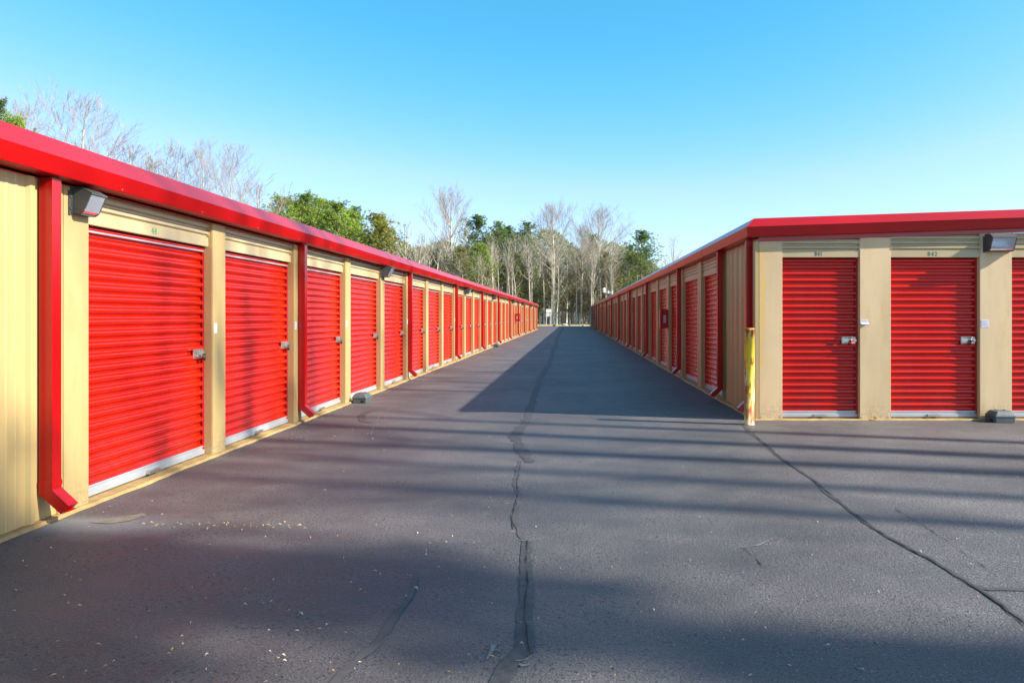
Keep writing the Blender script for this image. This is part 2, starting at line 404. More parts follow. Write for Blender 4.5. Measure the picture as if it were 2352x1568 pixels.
ribbon('sealed_crack', [(1292, 754), (1287, 764), (1280, 778), (1277, 792), (1268, 815), (1258, 838), (1244, 860), (1238, 880), (1225, 905), (1222, 925), (1211, 950), (1207, 972)], (0.22, 0.10), 0.004, M['seal'], seed=2)
ribbon('sealed_crack', [(1207, 972), (1195, 990), (1187, 1012), (1196, 1040), (1200, 1062)], (0.12, 0.10), 0.0042, M['seal'], seed=3, jit=0.5)
ribbon('sealed_crack', [(1196, 1058), (1188, 1100), (1190, 1140), (1182, 1190), (1192, 1232), (1211, 1246)], (0.045, 0.030), 0.0036, M['faint'], seed=44, jit=0.5)
ribbon('sealed_crack', [(1211, 1243), (1209, 1270), (1205, 1330), (1203, 1390), (1203, 1450), (1206, 1492)], (0.06, 0.085), 0.004, M['seal'], seed=4, jit=0.16)
ribbon('sealed_crack', [(1212, 1488), (1186, 1505), (1164, 1522), (1152, 1550), (1146, 1590)], (0.09, 0.07), 0.0044, M['seal'], seed=14, jit=0.25)
ribbon('open_crack', [(1211, 1243), (1208, 1300), (1210, 1350), (1205, 1420), (1212, 1470), (1216, 1500), (1226, 1512)], 0.004, 0.0085, M['crack'], seed=5, jit=1.6, step=0.02)
ribbon('open_crack', [(1196, 1062), (1186, 1100), (1188, 1140), (1178, 1190), (1176, 1215), (1186, 1232)], 0.005, 0.004, M['crack'], seed=6, jit=2.2, step=0.03)
ribbon('sealed_crack', [(1709, 975), (1722, 992), (1745, 1008), (1768, 1030), (1800, 1058), (1838, 1080), (1870, 1102), (1905, 1136), (1945, 1166), (1990, 1200), (2045, 1238), (2095, 1264), (2130, 1282), (2180, 1312), (2240, 1348), (2300, 1390), (2370, 1446)], (0.042, 0.026), 0.004, M['faint'], seed=7, jit=0.4)
ribbon('open_crack', [(1709, 975), (1745, 1009), (1800, 1058), (1870, 1103), (1945, 1167), (2045, 1239), (2130, 1283), (2240, 1349), (2300, 1391), (2370, 1447)], 0.0055, 0.0085, M['crack'], seed=8, jit=1.5, step=0.03)
ribbon('sealed_crack', [(2230, 1345), (2270, 1354), (2310, 1355), (2380, 1358)], 0.05, 0.0043, M['faint'], seed=9, jit=0.5)
ribbon('open_crack', [(2055, 1168), (2110, 1200), (2170, 1240), (2240, 1290), (2290, 1325)], 0.004, 0.004, M['crack'], seed=10, jit=2, step=0.03)
ribbon('open_crack', [(1706, 1258), (1735, 1280), (1760, 1310)], 0.003, 0.004, M['crack'], seed=11, jit=2, step=0.02)
ribbon('dusty_crack', [(1702, 1258), (1740, 1252), (1765, 1240), (1782, 1236)], 0.010, 0.0045, M['dust'], seed=12, jit=1.2, step=0.02)
ribbon('dusty_crack', [(1192, 1240), (1212, 1244), (1235, 1240), (1252, 1234)], 0.011, 0.0048, M['dust'], seed=13, jit=1.2, step=0.02)
for q, (a, c, sd_) in enumerate((((1130, 1492), (1160, 1488), 21), ((1134, 1505), (1156, 1500), 22), ((1196, 1532), (1226, 1522), 23), ((1184, 1522), (1216, 1516), 24), ((1136, 1482), (1128, 1516), 25))):
    ribbon('dusty_crack', [a, ((a[0] + c[0]) / 2, (a[1] + c[1]) / 2 + 2), c], 0.010, 0.0052 + q * 0.0004, M['dust'], seed=sd_, jit=2.0, step=0.012)
ribbon('sealed_crack', [(957, 1318), (938, 1370), (905, 1420), (860, 1480), (820, 1518), (760, 1575)], (0.025, 0.05), 0.004, M['faint'], seed=15, jit=0.5)
ribbon('skid_mark', [(856, 942), (838, 948), (829, 957), (832, 966), (850, 971)], 0.10, 0.004, M['seal'], seed=16, jit=0.1)
b = MB()
b.face([(*gp(206, 1200), .004), (*gp(262, 1190), .004), (*gp(330, 1179), .004), (*gp(330, 1184), .004), (*gp(300, 1196), .004), (*gp(250, 1203), .004)])
struct('concrete_patch', b.mesh('concrete_patch', M['patch']))

# ------------------------------------------------------------------ building kit (local frame: x along the wall, -y outwards, z up)
PITCH = 0.0885
def rib(z, amp=0.015):
    u = (z / PITCH) % 1.0
    t = math.sin(2 * PI * u)
    return -amp * math.tanh(2.2 * t) / math.tanh(2.2)
def curtain_mesh(w, z0, z1):
    b = MB(); prof = []; nst = int((z1 - z0) / (PITCH / 10))
    for i in range(nst + 1):
        z = z0 + (z1 - z0) * i / nst
        prof.append((rib(z), z))
    b.prism(prof, 0.012, w - 0.012, smooth=True, closed=False)
    return b.mesh('roller_door', M['door'])
def header_mesh(w, z0, z1):
    b = MB(); p = [(0.0, z0), (-0.004, z0), (-0.004, z0 + 0.088)]
    z = z0 + 0.088
    while z < z1 - 0.045:
        p += [(0.010, z + 0.006), (0.010, z + 0.020), (-0.012, z + 0.032), (-0.012, z + 0.058)]; z += 0.064
    p.append((0.0, z1))
    b.prism(p, 0.0, w, closed=False)
    b.box(0.0, w, 0.001, 0.012, z0 - 0.004, z0 + 0.002)          # return lip
    b.box(0.0, 0.014, -0.016, 0.012, z0 + 0.10, z1)
    b.box(w - 0.014, w, -0.016, 0.012, z0 + 0.10, z1)
    return b.mesh('door_header', M['header'])
def bar_mesh(w):
    b = MB()
    b.prism([(0.010, 0.034), (-0.016, 0.034), (-0.020, 0.040), (-0.020, 0.078), (-0.010, 0.084), (-0.010, 0.100), (-0.016, 0.106), (-0.012, 0.124), (0.010, 0.124)], 0.006, w - 0.006)
    return b.mesh('bottom_bar', M['bar'])
def handle_mesh():
    b = MB()
    b.box(-0.075, -0.055, -0.052, -0.020, 0.046, 0.076); b.box(0.055, 0.075, -0.052, -0.020, 0.046, 0.076)
    b.prism([(-0.052, 0.044), (-0.058, 0.048), (-0.058, 0.070), (-0.052, 0.074)], -0.085, 0.085)
    return b.mesh('lift_handle', M['steel'])
def latch_mesh():
    b = MB()
    b.box(-0.093, 0.093, -0.020, -0.012, -0.045, 0.045)
    for z in (-0.034, 0.034): b.prism([(-0.020, z - 0.006), (-0.026, z), (-0.020, z + 0.006)], -0.090, 0.090)
    for z in (-0.018, 0.018): b.prism([(-0.020, z - 0.004), (-0.034, z - 0.003), (-0.034, z + 0.003), (-0.020, z + 0.004)], -0.085, 0.085)
    b.box(-0.080, 0.105, -0.031, -0.021, -0.013, 0.013)
    b.box(0.028, 0.040, -0.062, -0.022, -0.030, 0.032)
    for x in (-0.078, 0.078):
        for z in (-0.036, 0.036): b.tube([(x, -0.02, z), (x, -0.028, z)], 0.006, 8)
    return b.mesh('latch', M['steel'])
def guide_mesh(z1):
    b = MB(); b.box(0, 0.016, -0.018, 0.016, 0.03, z1); b.box(0.016, 0.03, 0.008, 0.014, 0.03, z1)
    return b.mesh('guide_rail', M['guide'])
def pillar_mesh(w, rec, z1, m):
    b = MB(); b.box(0, w, 0, rec + 0.06, 0.004, z1)
    me = b.mesh('pillar', m, bevel=0.006)
    return me
def spout_mesh(z1, zk=0.235, flip=1):
    b = MB()
    b.box(-0.045, 0.045, -0.092, -0.006, zk + 0.03, z1)
    s = [(-0.0925, zk + 0.06), (-0.0925, zk), (-0.205, zk - 0.105), (-0.152, zk - 0.160), (-0.0055, zk - 0.028), (-0.0055, zk + 0.06)]
    b.prism(s, -0.048, 0.048)
    b.box(-0.038, 0.038, -0.196, -0.160, zk - 0.146, zk - 0.139)
    for z in (zk + 0.045,): b.tube([(0.0, -0.092, z), (0.0, -0.097, z)], 0.006, 8)
    return b.mesh('downspout', [M['trim']])
def band_mesh():
    b = MB(); b.box(-0.049, 0.049, -0.0965, -0.004, 0, 0.03); return b.mesh('strap', M['trim'])
def spout_outlet():
    b = MB(); b.face([(-0.040, -0.1985, 0.128), (0.040, -0.1985, 0.128), (0.040, -0.1585, 0.087), (-0.040, -0.1585, 0.087)]); return b.mesh('outlet', M['bar'])
def notice_mesh():
    b = MB(); b.box(-0.05, 0.05, -0.0025, 0, -0.05, 0.05, 0)
    for i, z in enumerate((0.036, 0.024, 0.010, -0.002, -0.014, -0.028)):
        b.box(-0.042, 0.042 - 0.012 * (i % 3), -0.0035, -0.0026, z - 0.003, z + 0.002, 1)
    b.box(0.020, 0.042, -0.0035, -0.0026, -0.044, -0.034, 1)
    return b.mesh('notice', [M['paper'], M['print']])
def torn_notice_mesh():
    b = MB(); b.box(-0.05, 0.05, -0.0025, 0, 0.000, 0.05, 0)
    for z in (0.040, 0.028, 0.014): b.box(-0.042, 0.038, -0.0035, -0.0026, z - 0.003, z + 0.002, 1)
    b.prism([(-0.001, 0.002), (-0.004, 0.003), (-0.050, -0.012), (-0.048, -0.016)], -0.05, 0.055, 0)
    b.prism([(-0.048, -0.016), (-0.050, -0.012), (-0.046, -0.022), (-0.044, -0.022)], -0.02, 0.055, 0)
    return b.mesh('notice', [M['paper'], M['print']])
PROF = [(-0.02, 0.0)]

def strip_mesh(w, z):  # thin pale strip across the curtain, just under the header
    b = MB(); b.prism([(-0.016, z - 0.058), (-0.022, z - 0.054), (-0.022, z - 0.046), (-0.014, z - 0.040), (-0.006, z - 0.044), (-0.006, z - 0.058)], 0.02, w - 0.02)
    return b.mesh('top_strip', M['bar'])
LATCH = latch_mesh(); HANDLE = handle_mesh(); NOTICE = notice_mesh(); TORN = torn_notice_mesh(); BAND = band_mesh(); OUTLET = spout_outlet()
def screw_mesh(w):
    return None
_b = MB(); _b.tube([(0, 0.002, 0), (0, -0.005, 0), (0, -0.007, 0)], [0.0065, 0.0065, 0.003], 8); SCREW = _b.mesh('screw', M['steel'])
def screws(p, w):
    for x in (0.035, w - 0.035): link('screw', SCREW, p, (x, 0, 0.045))

class Wall:
    """a run of wall: origin, rotation, and the building that owns it"""
    def __init__(s, root, org, rz): s.root = root; s.org = Vector(org); s.rz = rz; s.M = Matrix.Translation(s.org) @ Matrix.Rotation(rz, 4, 'Z')
    def at(s, x, y=0, z=0): return s.M @ Vector((x, y, z))
    def put(s, name, me, x, y=0, z=0, parent=None): return link(name, me, s.root, s.at(x, y, z), s.rz)

cache = {}
def cget(k, f, *a):
    if k not in cache: cache[k] = f(*a)
    return cache[k]

def bay(W, x, w, rec, z_open, z_top, hz, latch_z=1.03, detail=True):
    d = W.put('roller_door', cget(('c', round(w, 3)), curtain_mesh, w, 0.118, z_open + 0.12), x, rec)
    link('bottom_bar', cget(('b', round(w, 3)), bar_mesh, w), d)
    gl = cget(('g', z_open), guide_mesh, z_open + 0.1)
    link('guide_rail', gl, d, (0, 0, 0)); link('guide_rail', gl, d, (w, 0, 0), PI)
    link('latch', LATCH, d, (w - 0.125, 0, latch_z))
    if hz == 0.045 and W.rz > 0: link('top_strip', cget(('ts', round(w, 3)), strip_mesh, w, z_open), d)
    if detail: link('lift_handle', HANDLE, d, (w * 0.5, 0, 0.0))
    h = W.put('door_header', cget(('h', round(w, 3), round(z_top, 2)), header_mesh, w + 0.012, z_open, z_top), x - 0.006, hz)
    return d, h

# ---- colours of the eaves: a gutter-like fascia with a sloping top band over a lower band
def fascia_run(name, root, A, B, o_dir, riseB=0.0, riseA=0.0, mitreB=None, zs=None, offs=None):
    """quads between A and B (on the wall plane), o_dir = outward unit vector"""
    b = MB(); A = Vector(A); B = Vector(B); o = Vector(o_dir); t = (B - A).normalized()
    pts = list(zip(offs, zs))
    def P(base, off, z, end):
        q = base + o * off
        if end == 'B' and mitreB: q = q + t * (off * mitreB)
        return q
    n_ = len(pts); k = 0
    va = [P(A, off, z + riseA, 'A') + Vector((0, 0, z + riseA)) for off, z in pts]
    vb = [P(B, off, z + riseB, 'B') + Vector((0, 0, z + riseB)) for off, z in pts]
    for i in range(n_ - 1): b.face([va[i], vb[i], vb[i + 1], va[i + 1]])
    b.face(va[::-1]); b.face(vb)
    return link(name, b.mesh(name, M['trim']), root)

def seam_mesh(pts):
    b = MB(); p = [(-(o + 0.0022), z) for o, z in pts]
    q = [(-(o - 0.001), z) for o, z in pts]
    b.prism(p + q[::-1], -0.03, 0.03); return b.mesh('seam', M['trim'])

# =================================================================== LEFT BUILDING
XL = -3.57; REC = 0.095; PW = 0.28; S = 2.155; Y0 = 5.19; NL = 33
rootL = link('storage_building', None, None, (-8.0, 40, 0))
tag(rootL, 'long low storage building on the left with sunlit red roller doors between cream pillars', 'building')
bpy.context.view_layer.update()
holdL = Vector((-8.0, 40, 0))
class OffWall(Wall):
    def __init__(s, root, org, rz, rootloc): super().__init__(root, Vector(org) - rootloc, rz); s.rootloc = rootloc
    def world(s, x, y=0, z=0): return s.at(x, y, z) + s.rootloc
WL = OffWall(rootL, (XL, 0, 0), PI / 2, holdL)
yend = Y0 + S * NL + PW
offsL = [0.0, 0.01, 0.17, 0.14, 0.135, 0.0]; zsL = [2.615, 2.615, 2.454, 2.342, 2.337, 2.337]
def offs_link(name, me, wall): return link(name, me, wall.root, -wall.rootloc)
# dark box added behind the doors to block light, roof
b = MB(); b.box(-12.4, XL - REC - 0.035, -2, yend - 0.01, 0.0, 2.30); offs_link('wall', b.mesh('wall', M['inner']), WL)
b = MB(); b.prism([(-3.62, 2.52), (-3.60, 2.60), (-8.0, 2.78), (-12.45, 2.60), (-12.45, 2.5)], -2.0, yend + 0.02)
b2 = MB(); b2.v = [(y, x, z) for x, y, z in b.v]; b2.f = [f[::-1] for f in b.f]; b2.m = b.m; b2.sm = b.sm
offs_link('roof', b2.mesh('roof', M['roof']), WL)
b = MB(); b.box(XL - REC - 0.03, XL - 0.002, -2, yend, 2.318, 2.324); offs_link('soffit', b.mesh('soffit', M['trim']), WL)
fL = fascia_run('fascia', rootL, (XL, -2, 0), (XL, yend + 0.05, 0), (1, 0, 0), offs=offsL, zs=zsL); fL.location = -holdL
sm = seam_mesh(list(zip(offsL, zsL))[1:5])
for i in range(12):
    y = 3.15 + i * 6.1 + 0.4
    if y < yend: o = WL.put('seam', sm, y); 
# painted concrete sill with a ragged edge
def sill_mesh(x0, x1, yo, yi, z, seed):
    r = random.Random(seed); b = MB(); n_ = int((x1 - x0) / 0.12); o = 0; prev = None
    for i in range(n_ + 1):
        x = x0 + (x1 - x0) * i / n_; o = 0.75 * o + r.uniform(-0.008, 0.008)
        cur = (x, yo + o)
        if prev:
            b.face([(prev[0], prev[1], z), (cur[0], cur[1], z), (cur[0], yi, z), (prev[0], yi, z)])
            b.face([(prev[0], prev[1] - 0.012, 0.002), (cur[0], cur[1] - 0.012, 0.002), (cur[0], cur[1], z), (prev[0], prev[1], z)])
        prev = cur
    return b.mesh('sill', M['sill'])
WL.put('sill', sill_mesh(-2, yend + 0.05, -0.035, REC + 0.03, 0.024, 5), 0)
# corrugated panel beside the camera
def ribbed_panel(x0, x1, z0, z1, y, mir=1, m='panel'):
    b = MB(); P = []; x = x0
    while x < x1:
        for dx, dy in ((0, 0), (0.075, 0.0), (0.082, -0.004), (0.098, -0.004), (0.105, 0), (0.155, 0), (0.162, -0.004), (0.178, -0.004), (0.185, 0), (0.245, 0), (0.262, -0.026), (0.300, -0.026), (0.317, 0)):
            if x + dx < x1: P.append((x + dx, y + dy))
        x += 0.330
    P.append((x1, y))
    for (a, c), (d, e) in zip(P[:-1], P[1:]): b.face([(a, c, z0), (d, e, z0), (d, e, z1), (a, c, z1)])
    return b.mesh('wall_panel', M[m])
WL.put('wall_panel', ribbed_panel(-2, Y0 - 0.02, 0.028, 2.318, 0.012), 0)
b = MB(); b.box(Y0 - 0.055, Y0 - 0.012, -0.006, 0.05, 0.026, 2.318); b.box(Y0 - 0.009, Y0 - 0.003, 0.0, 0.03, 0.026, 2.318)
WL.put('corner_trim', b.mesh('corner_trim', M['panel']), 0)
for x, z in ((4.86, 1.17), (4.55, 1.17), (4.86, 0.15), (5.10, 0.15), (4.20, 1.17)): WL.put('screw', SCREW, x, 0.008, z)
pmL = pillar_mesh(PW, REC, 2.317, M['pillar'])
spL = spout_mesh(2.322)
ordw = ['first', 'second', 'third', 'fourth', 'fifth', 'sixth', 'seventh', 'eighth', 'ninth', 'tenth', 'eleventh', 'twelfth', 'thirteenth']
def padlock(W, x, y, z, body, shackle, label, tilt=0.5):
    b = MB(); b.tube([(-0.016, 0, 0), (-0.017, 0, 0.022), (-0.010, 0, 0.036), (0, 0, 0.041), (0.010, 0, 0.036), (0.017, 0, 0.022), (0.016, 0, 0)], 0.0042, 8)
    s_ = b.mesh('shackle', M['steel'])
    b = MB(); b.box(-0.026, 0.026, -0.013, 0.013, -0.052, 0.002); bm_ = b.mesh('lock_body', body, bevel=0.004)
    b = MB(); b.box(-0.0265, 0.0265, -0.0135, 0.0135, -0.035, -0.031); bd = b.mesh('rim', M['steel'])
    o = link('padlock', None, None, W.world(x, y, z)); o.rotation_euler = (0, tilt, W.rz + 0.35)
    link('lock_body', bm_, o); link('shackle', s_, o); link('rim', bd, o)
    tag(o, label, 'padlock', 'padlocks on the roller doors')
for k in range(NL + 1):
    y = Y0 + S * k
    p = WL.put('pillar', pmL, y)
    if k < 8: screws(p, PW)
    if k in (1, 2, 3, 5, 8):
        n_ = link('notice', NOTICE, p, (PW * 0.22 if k != 2 else 0.06, 0, 1.275)); n_.scale = (0.62, 1, 1)
    if k % 3 == 2:
        d = WL.put('downspout', spL, y + PW * (0.5 if k > 2 else 0.62), 0)
        link('strap', BAND, d, (0, 0, 1.9)); 
        link('outlet', OUTLET, d)
    if k == NL: break
    d, h = bay(WL, y + PW, S - PW, REC, 2.085, 2.318, 0.045, detail=k < 14)
    if k == 0:
        t = link('unit_number', text_mesh('44', 0.085, M['green'], space=1.15), h, (0.93, -0.0055, 2.103)); t.scale = (0.9, 1, 1)
        t['label'] = 'green stencilled number 44'
    elif k < 6:
        b = MB()
        b.prism([(-0.0052, 0.0), (-0.0052, 0.007), (-0.0042, 0.007), (-0.0042, 0.0)], 0, 0.001)
        b = MB(); b.face([(x, -0.0052, z) for x, z in ((-0.026, 0.005), (-0.018, 0.005), (-0.018, 0.047), (0.018, 0.047), (0.018, 0.005), (0.026, 0.005), (0.026, 0.055), (-0.026, 0.055))])
        link('unit_number', cget('faint', b.mesh, 'unit_number', M['grey']), h, (0.95, 0, 2.10))
    if k < 11:
        kind = ['dark brown', 'dark', 'dark', 'dark', 'red', 'dark', 'dark', 'dark', 'dark', 'dark', 'dark'][k]
        body = M['lockred'] if k == 4 else M['lockdark']
        lab = ('%s padlock with silver edge on the left building\'s nearest red door, numbered 44' % kind) if k == 0 else \
              ('red-bodied padlock on the fifth red door of the left building, left of a red downspout' if k == 4 else
               'small dark padlock on the %s red door from the camera along the left building' % ordw[k])
        padlock(WL, y + S - 0.075, REC - 0.052, 1.018, body, None, lab, 0.62)
for i in range(40):
    WL.put('screw', SCREW, 3.2 + i * 1.22, -0.1405, 2.36)
# first downspout in front of the corrugated panel
d = WL.put('downspout', spL, 4.995, 0.0); link('strap', BAND, d, (0, 0, 0.255)); link('outlet', OUTLET, d)

# =================================================================== wall lights
def light_meshes(w, d, h):
    c = MB()   # housing: sloping hood, two cheeks, back plate
    c.prism([(0, h), (-d * 0.55, h), (-d, h * 0.80), (-d, h * 0.74), (-d * 0.55, h * 0.93), (0, h * 0.93)], -w / 2, w / 2)
    for s in (-1, 1):
        x0 = s * w / 2; x1 = x0 - s * 0.012
        pr = [(0, 0.02 * h), (-d * 0.42, 0.0), (-d * 0.60, h * 0.10), (-d * 0.97, h * 0.76), (-d * 0.55, h * 0.95), (0, h * 0.95)]
        c.prism(pr, min(x0, x1), max(x0, x1))
    c.box(-w / 2 - 0.006, w / 2 + 0.006, -0.012, 0.0, 0.0, h * 1.0)
    c.prism([(-0.01, 0.0), (-d * 0.44, -0.004), (-d * 0.44, h * 0.03), (-0.01, h * 0.03)], -w / 2 + 0.012, w / 2 - 0.012)
    c.box(-w / 2 - 0.030, -w / 2 - 0.006, -0.008, 0.0, -0.01, h * 0.86); c.box(-w / 2 - 0.026, -w / 2 - 0.012, -0.016, -0.006, 0.03, 0.045); c.box(-w / 2 - 0.026, -w / 2 - 0.012, -0.016, -0.006, h * 0.6, h * 0.6 + 0.015)
    gl = MB()
    gl.prism([(-d * 0.42, h * 0.035), (-d * 0.62, h * 0.12), (-d * 0.95, h * 0.735), (-d * 0.90, h * 0.735), (-d * 0.58, h * 0.14), (-d * 0.40, h * 0.06)], -w / 2 + 0.014, w / 2 - 0.014)
    rf = MB()
    rf.prism([(-0.03, h * 0.12), (-d * 0.36, h * 0.10), (-d * 0.30, h * 0.16), (-0.045, h * 0.30), (-0.045, h * 0.86), (-0.03, h * 0.86)], -w / 2 + 0.02, w / 2 - 0.02)
    return c, gl, rf
def wall_light(W, x, z, w, d, h, m, label, group=None):
    key = ('L', w, d, h, m)
    if key not in cache:
        c, gl, rf = light_meshes(w, d, h)
        cache[key] = (c.mesh('housing', M[m]), gl.mesh('lens', M['glass']), rf.mesh('reflector', M['reflector']))
    o = link('wall_light', None, None, W.world(x, 0, z), W.rz)
    for nm, me in zip(('housing', 'lens', 'reflector'), cache[key]): link(nm, me, o)
    return tag(o, label, 'wall light', group)
lk = (0, 4, 9, 13, 18, 22, 27, 31)
lw = ['nearest grey wall light of the left building, glass front, beside the door numbered 44',
      'second grey wall light of the left building, on the pillar after the fourth door']
for i, k in enumerate(lk):
    lab = lw[i] if i < 2 else '%s wall light from the camera along the left building, small under the red eave' % ordw[i]
    wall_light(WL, Y0 + S * k + (0.17 if k == 0 else 0.14), 2.125, 0.18 if k == 0 else 0.24, 0.15 if k == 0 else 0.21, 0.19 if k == 0 else 0.23, 'fixture', lab, 'wall lights under the left eave')

# =================================================================== RIGHT BUILDING
XR = 2.456; YF = 9.917; SR = 2.37; PR = 0.40; RR = 0.095; YP = 14.10; NR = 35
holdR = Vector((7.5, 50, 0))
rootR = link('storage_building', None, None, holdR)
tag(rootR, 'long low storage building on the right with shaded alley side and sunlit front', 'building')
yendR = YP + SR * NR + PR
WR = OffWall(rootR, (XR, 0, 0), -PI / 2, holdR)      # local x = -Y
WF = OffWall(rootR, (0, YF, 0), 0.0, holdR)
XE = 12.2; RISE = 0.034
# unseen dark filler box added to stop light leaking through, roof
b = MB(); b.box(XR + RR + 0.03, XE - 0.05, YF + 0.10, yendR - 0.01, 0.0, 2.34); offs_link('wall', b.mesh('wall', M['inner']), WR)
xm = 7.3
b = MB(); b.prism([(XR + 0.0, 2.50), (XR - 0.03, 2.665), (xm, 2.665 + RISE * (xm - XR)), (XE + 0.05, 2.665), (XE + 0.05, 2.5)], YF - 0.0, yendR)
b2 = MB(); b2.v = [(y, x, z) for x, y, z in b.v]; b2.f = [f[::-1] for f in b.f]; b2.m = b.m; b2.sm = b.sm
offs_link('roof', b2.mesh('roof', M['roof']), WR)
offsR = [0.0, 0.02, 0.15, 0.125, 0.12, 0.0]; zsR = [2.70, 2.70, 2.575, 2.452, 2.448, 2.448]
offsF = [0.0, 0.02, 0.13, 0.085, 0.08, 0.0]
# the side run and the front run meet in a mitre at the corner
def mitred(name, pts_side, z_rise, side):
    b = MB()
    for (o1, z1, f1), (o2, z2, f2) in zip(pts_side[:-1], pts_side[1:]):
        c1 = (XR - o1, YF - f1, z1); c2 = (XR - o2, YF - f2, z2)
        if side: b.face([(XR - o1, yendR + 0.05, z1), (XR - o2, yendR + 0.05, z2), c2, c1])
        else:
            r1 = RISE * (xm - XR + o1)
            a1 = (xm, YF - f1, z1 + r1); a2 = (xm, YF - f2, z2 + r1); e1 = (XE, YF - f1, z1); e2 = (XE, YF - f2, z2)
            b.face([c1, c2, a2, a1]); b.face([a1, a2, e2, e1])
    return link(name, b.mesh(name, M['trim']), rootR, -holdR)
P3 = [(o, z, f) for o, z, f in zip(offsR, zsR, offsF)]
mitred('fascia', P3, 0, True); mitred('fascia', P3, 0, False)
# closing strip below the fascia, in its shade
b = MB(); b.face([(XR + 0.04, YF - 0.006, 2.39), (xm, YF - 0.006, 2.40 + RISE * (xm - XR)), (xm, YF - 0.006, 2.46 + RISE * (xm - XR)), (XR + 0.04, YF - 0.006, 2.452)])
b.face([(xm, YF - 0.006, 2.40 + RISE * (xm - XR)), (XE, YF - 0.006, 2.39), (XE, YF - 0.006, 2.452), (xm, YF - 0.006, 2.46 + RISE * (xm - XR))])
link('eave_trim', b.mesh('eave_trim', M['trim']), rootR, -holdR)
b = MB(); b.face([(XR + 0.06, YF + 0.05, 2.2), (xm, YF + 0.05, 2.2), (xm, YF + 0.05, 2.6), (XR + 0.06, YF + 0.05, 2.45)])
b.face([(xm, YF + 0.05, 2.2), (XE, YF + 0.05, 2.2), (XE, YF + 0.05, 2.45), (xm, YF + 0.05, 2.6)])
link('gable_sheet', b.mesh('gable_sheet', M['header']), rootR, -holdR)
b = MB(); b.box(XR, XR + RR + 0.03, YF + 0.09, yendR, 2.436, 2.444); offs_link('soffit', b.mesh('soffit', M['trim']), WR)
smr = seam_mesh([(o, z) for o, z in zip(offsR, zsR)][1:5])
for i in range(14): WR.put('seam', smr, -(13.2 + i * 6.1))
smf = seam_mesh([(o, z) for o, z in zip(offsF, zsR)][1:5])
# alley side: corrugated end panel, corner trim, doors and pillars
PANX = 0.048
WR.put('wall_panel', ribbed_panel(-(YP - SR + PR), -(YF + 0.03), 0.028, 2.436, PANX), 0)
b = MB(); b.box(-(YP - SR + PR) - 0.0, -(YP - SR + PR) + 0.04, 0.0, 0.12, 0.026, 2.436); WR.put('corner_trim', b.mesh('corner_trim', M['panel']), 0)
WR.put('sill', sill_mesh(-(yendR + 0.02), -(YF + 0.0), -0.03, RR + 0.03, 0.026, 9), 0)
pmR = pillar_mesh(PR, RR, 2.436, M['pillar']); spR = spout_mesh(2.445)
for k in range(NR + 1):
    y = YP + SR * k           # near edge of the pillar
    p = WR.put('pillar', pmR, -(y + PR))
    if k % 3 == 1:
        d = WR.put('downspout', spR, -(y + PR * 0.6)); link('outlet', OUTLET, d); link('strap', BAND, d, (0, 0, 1.9))
for k in range(NR + 1):
    y1 = YP + SR * k; y0_ = y1 - (SR - PR)
    bay(WR, -y1, SR - PR, RR, 2.14, 2.436, 0.045, detail=k < 10)
d = WR.put('downspout', spR, -(YP - SR + PR - 0.06)); link('outlet', OUTLET, d)
d = WR.put('downspout', spR, -(YF + 0.30), 0.03); link('outlet', OUTLET, d)
# front: pillars and doors
RF = 0.085
fp = [(2.505, 2.819), (3.855, 4.273), (5.463, 5.895), (7.255, 7.68), (8.80, 9.22), (10.38, 10.80)]
for i, (a, c) in enumerate(fp):
    zt = 2.395 + RISE * ((a + c) / 2 - XR) if i < 4 else 2.40 + RISE * 2
    me = pillar_mesh(c - a, RF + 0.02, zt, M['pillar_stain'] if i == 0 else M['pillar_front'])
    p = WF.put('pillar', me, a)
    if i == 0: p['label'] = 'corner pillar with yellow drip stain'
    screws(p, c - a)
    if i == 1: link('notice', TORN, p, (0.058, 0, 1.30))['label'] = 'white notice with its lower half curling off'
    if i == 2: link('notice', NOTICE, p, (0.07, 0, 1.295))
    if i + 1 < len(fp):
        x = c; w_ = fp[i + 1][0] - c
        d, h = bay(WF, x, w_, RF, 2.185, 2.41 + RISE * (x - XR) if i < 4 else 2.45, 0.012, latch_z=1.07)
        if i < 2:
            t = link('unit_number', text_mesh(['B41', 'B42'][i], 0.076, M['teal'], space=[1.1, 1.45][i]), h, (w_ * (0.475 if i == 0 else 0.475), -0.0055, 2.203))
            t.scale = (0.85, 1, 1); t['label'] = 'dark green stencilled number %s' % ['B41', 'B42'][i]
b = MB(); b.box(2.456, 2.5035, 0.0, 0.10, 0.012, 2.395); b.box(2.4535, 2.475, -0.004, -0.0005, 0.012, 2.395)
WF.put('corner_trim', b.mesh('corner_trim', M['panel']), 0)
WF.put('sill', sill_mesh(XR - 0.02, XE, -0.016, RF + 0.03, 0.020, 12), 0)
padlock(WF, 3.855 - 0.125 + 0.034, RF - 0.060, 1.07 + 0.002, M['lockred'], None, 'red-bodied padlock hanging on the latch of door B41', 0.05)
padlock(WF, 5.463 - 0.125 + 0.034, RF - 0.060, 1.07 + 0.002, M['lockblack'], None, 'black padlock hanging on the latch of door B42', 0.05)
wall_light(WF, 5.70, 2.255, 0.33, 0.18, 0.235, 'bronze', 'wide dark bronze wall light with glass front on the pillar right of door B42')
# back corner pipe at the far end
b = MB(); b.tube([(XR - 0.05, yendR + 0.06, 0.2), (XR - 0.05, yendR + 0.06, 2.4)], 0.05, 8); link('vent_pipe', b.mesh('vent_pipe', M['white']), rootR, -holdR)

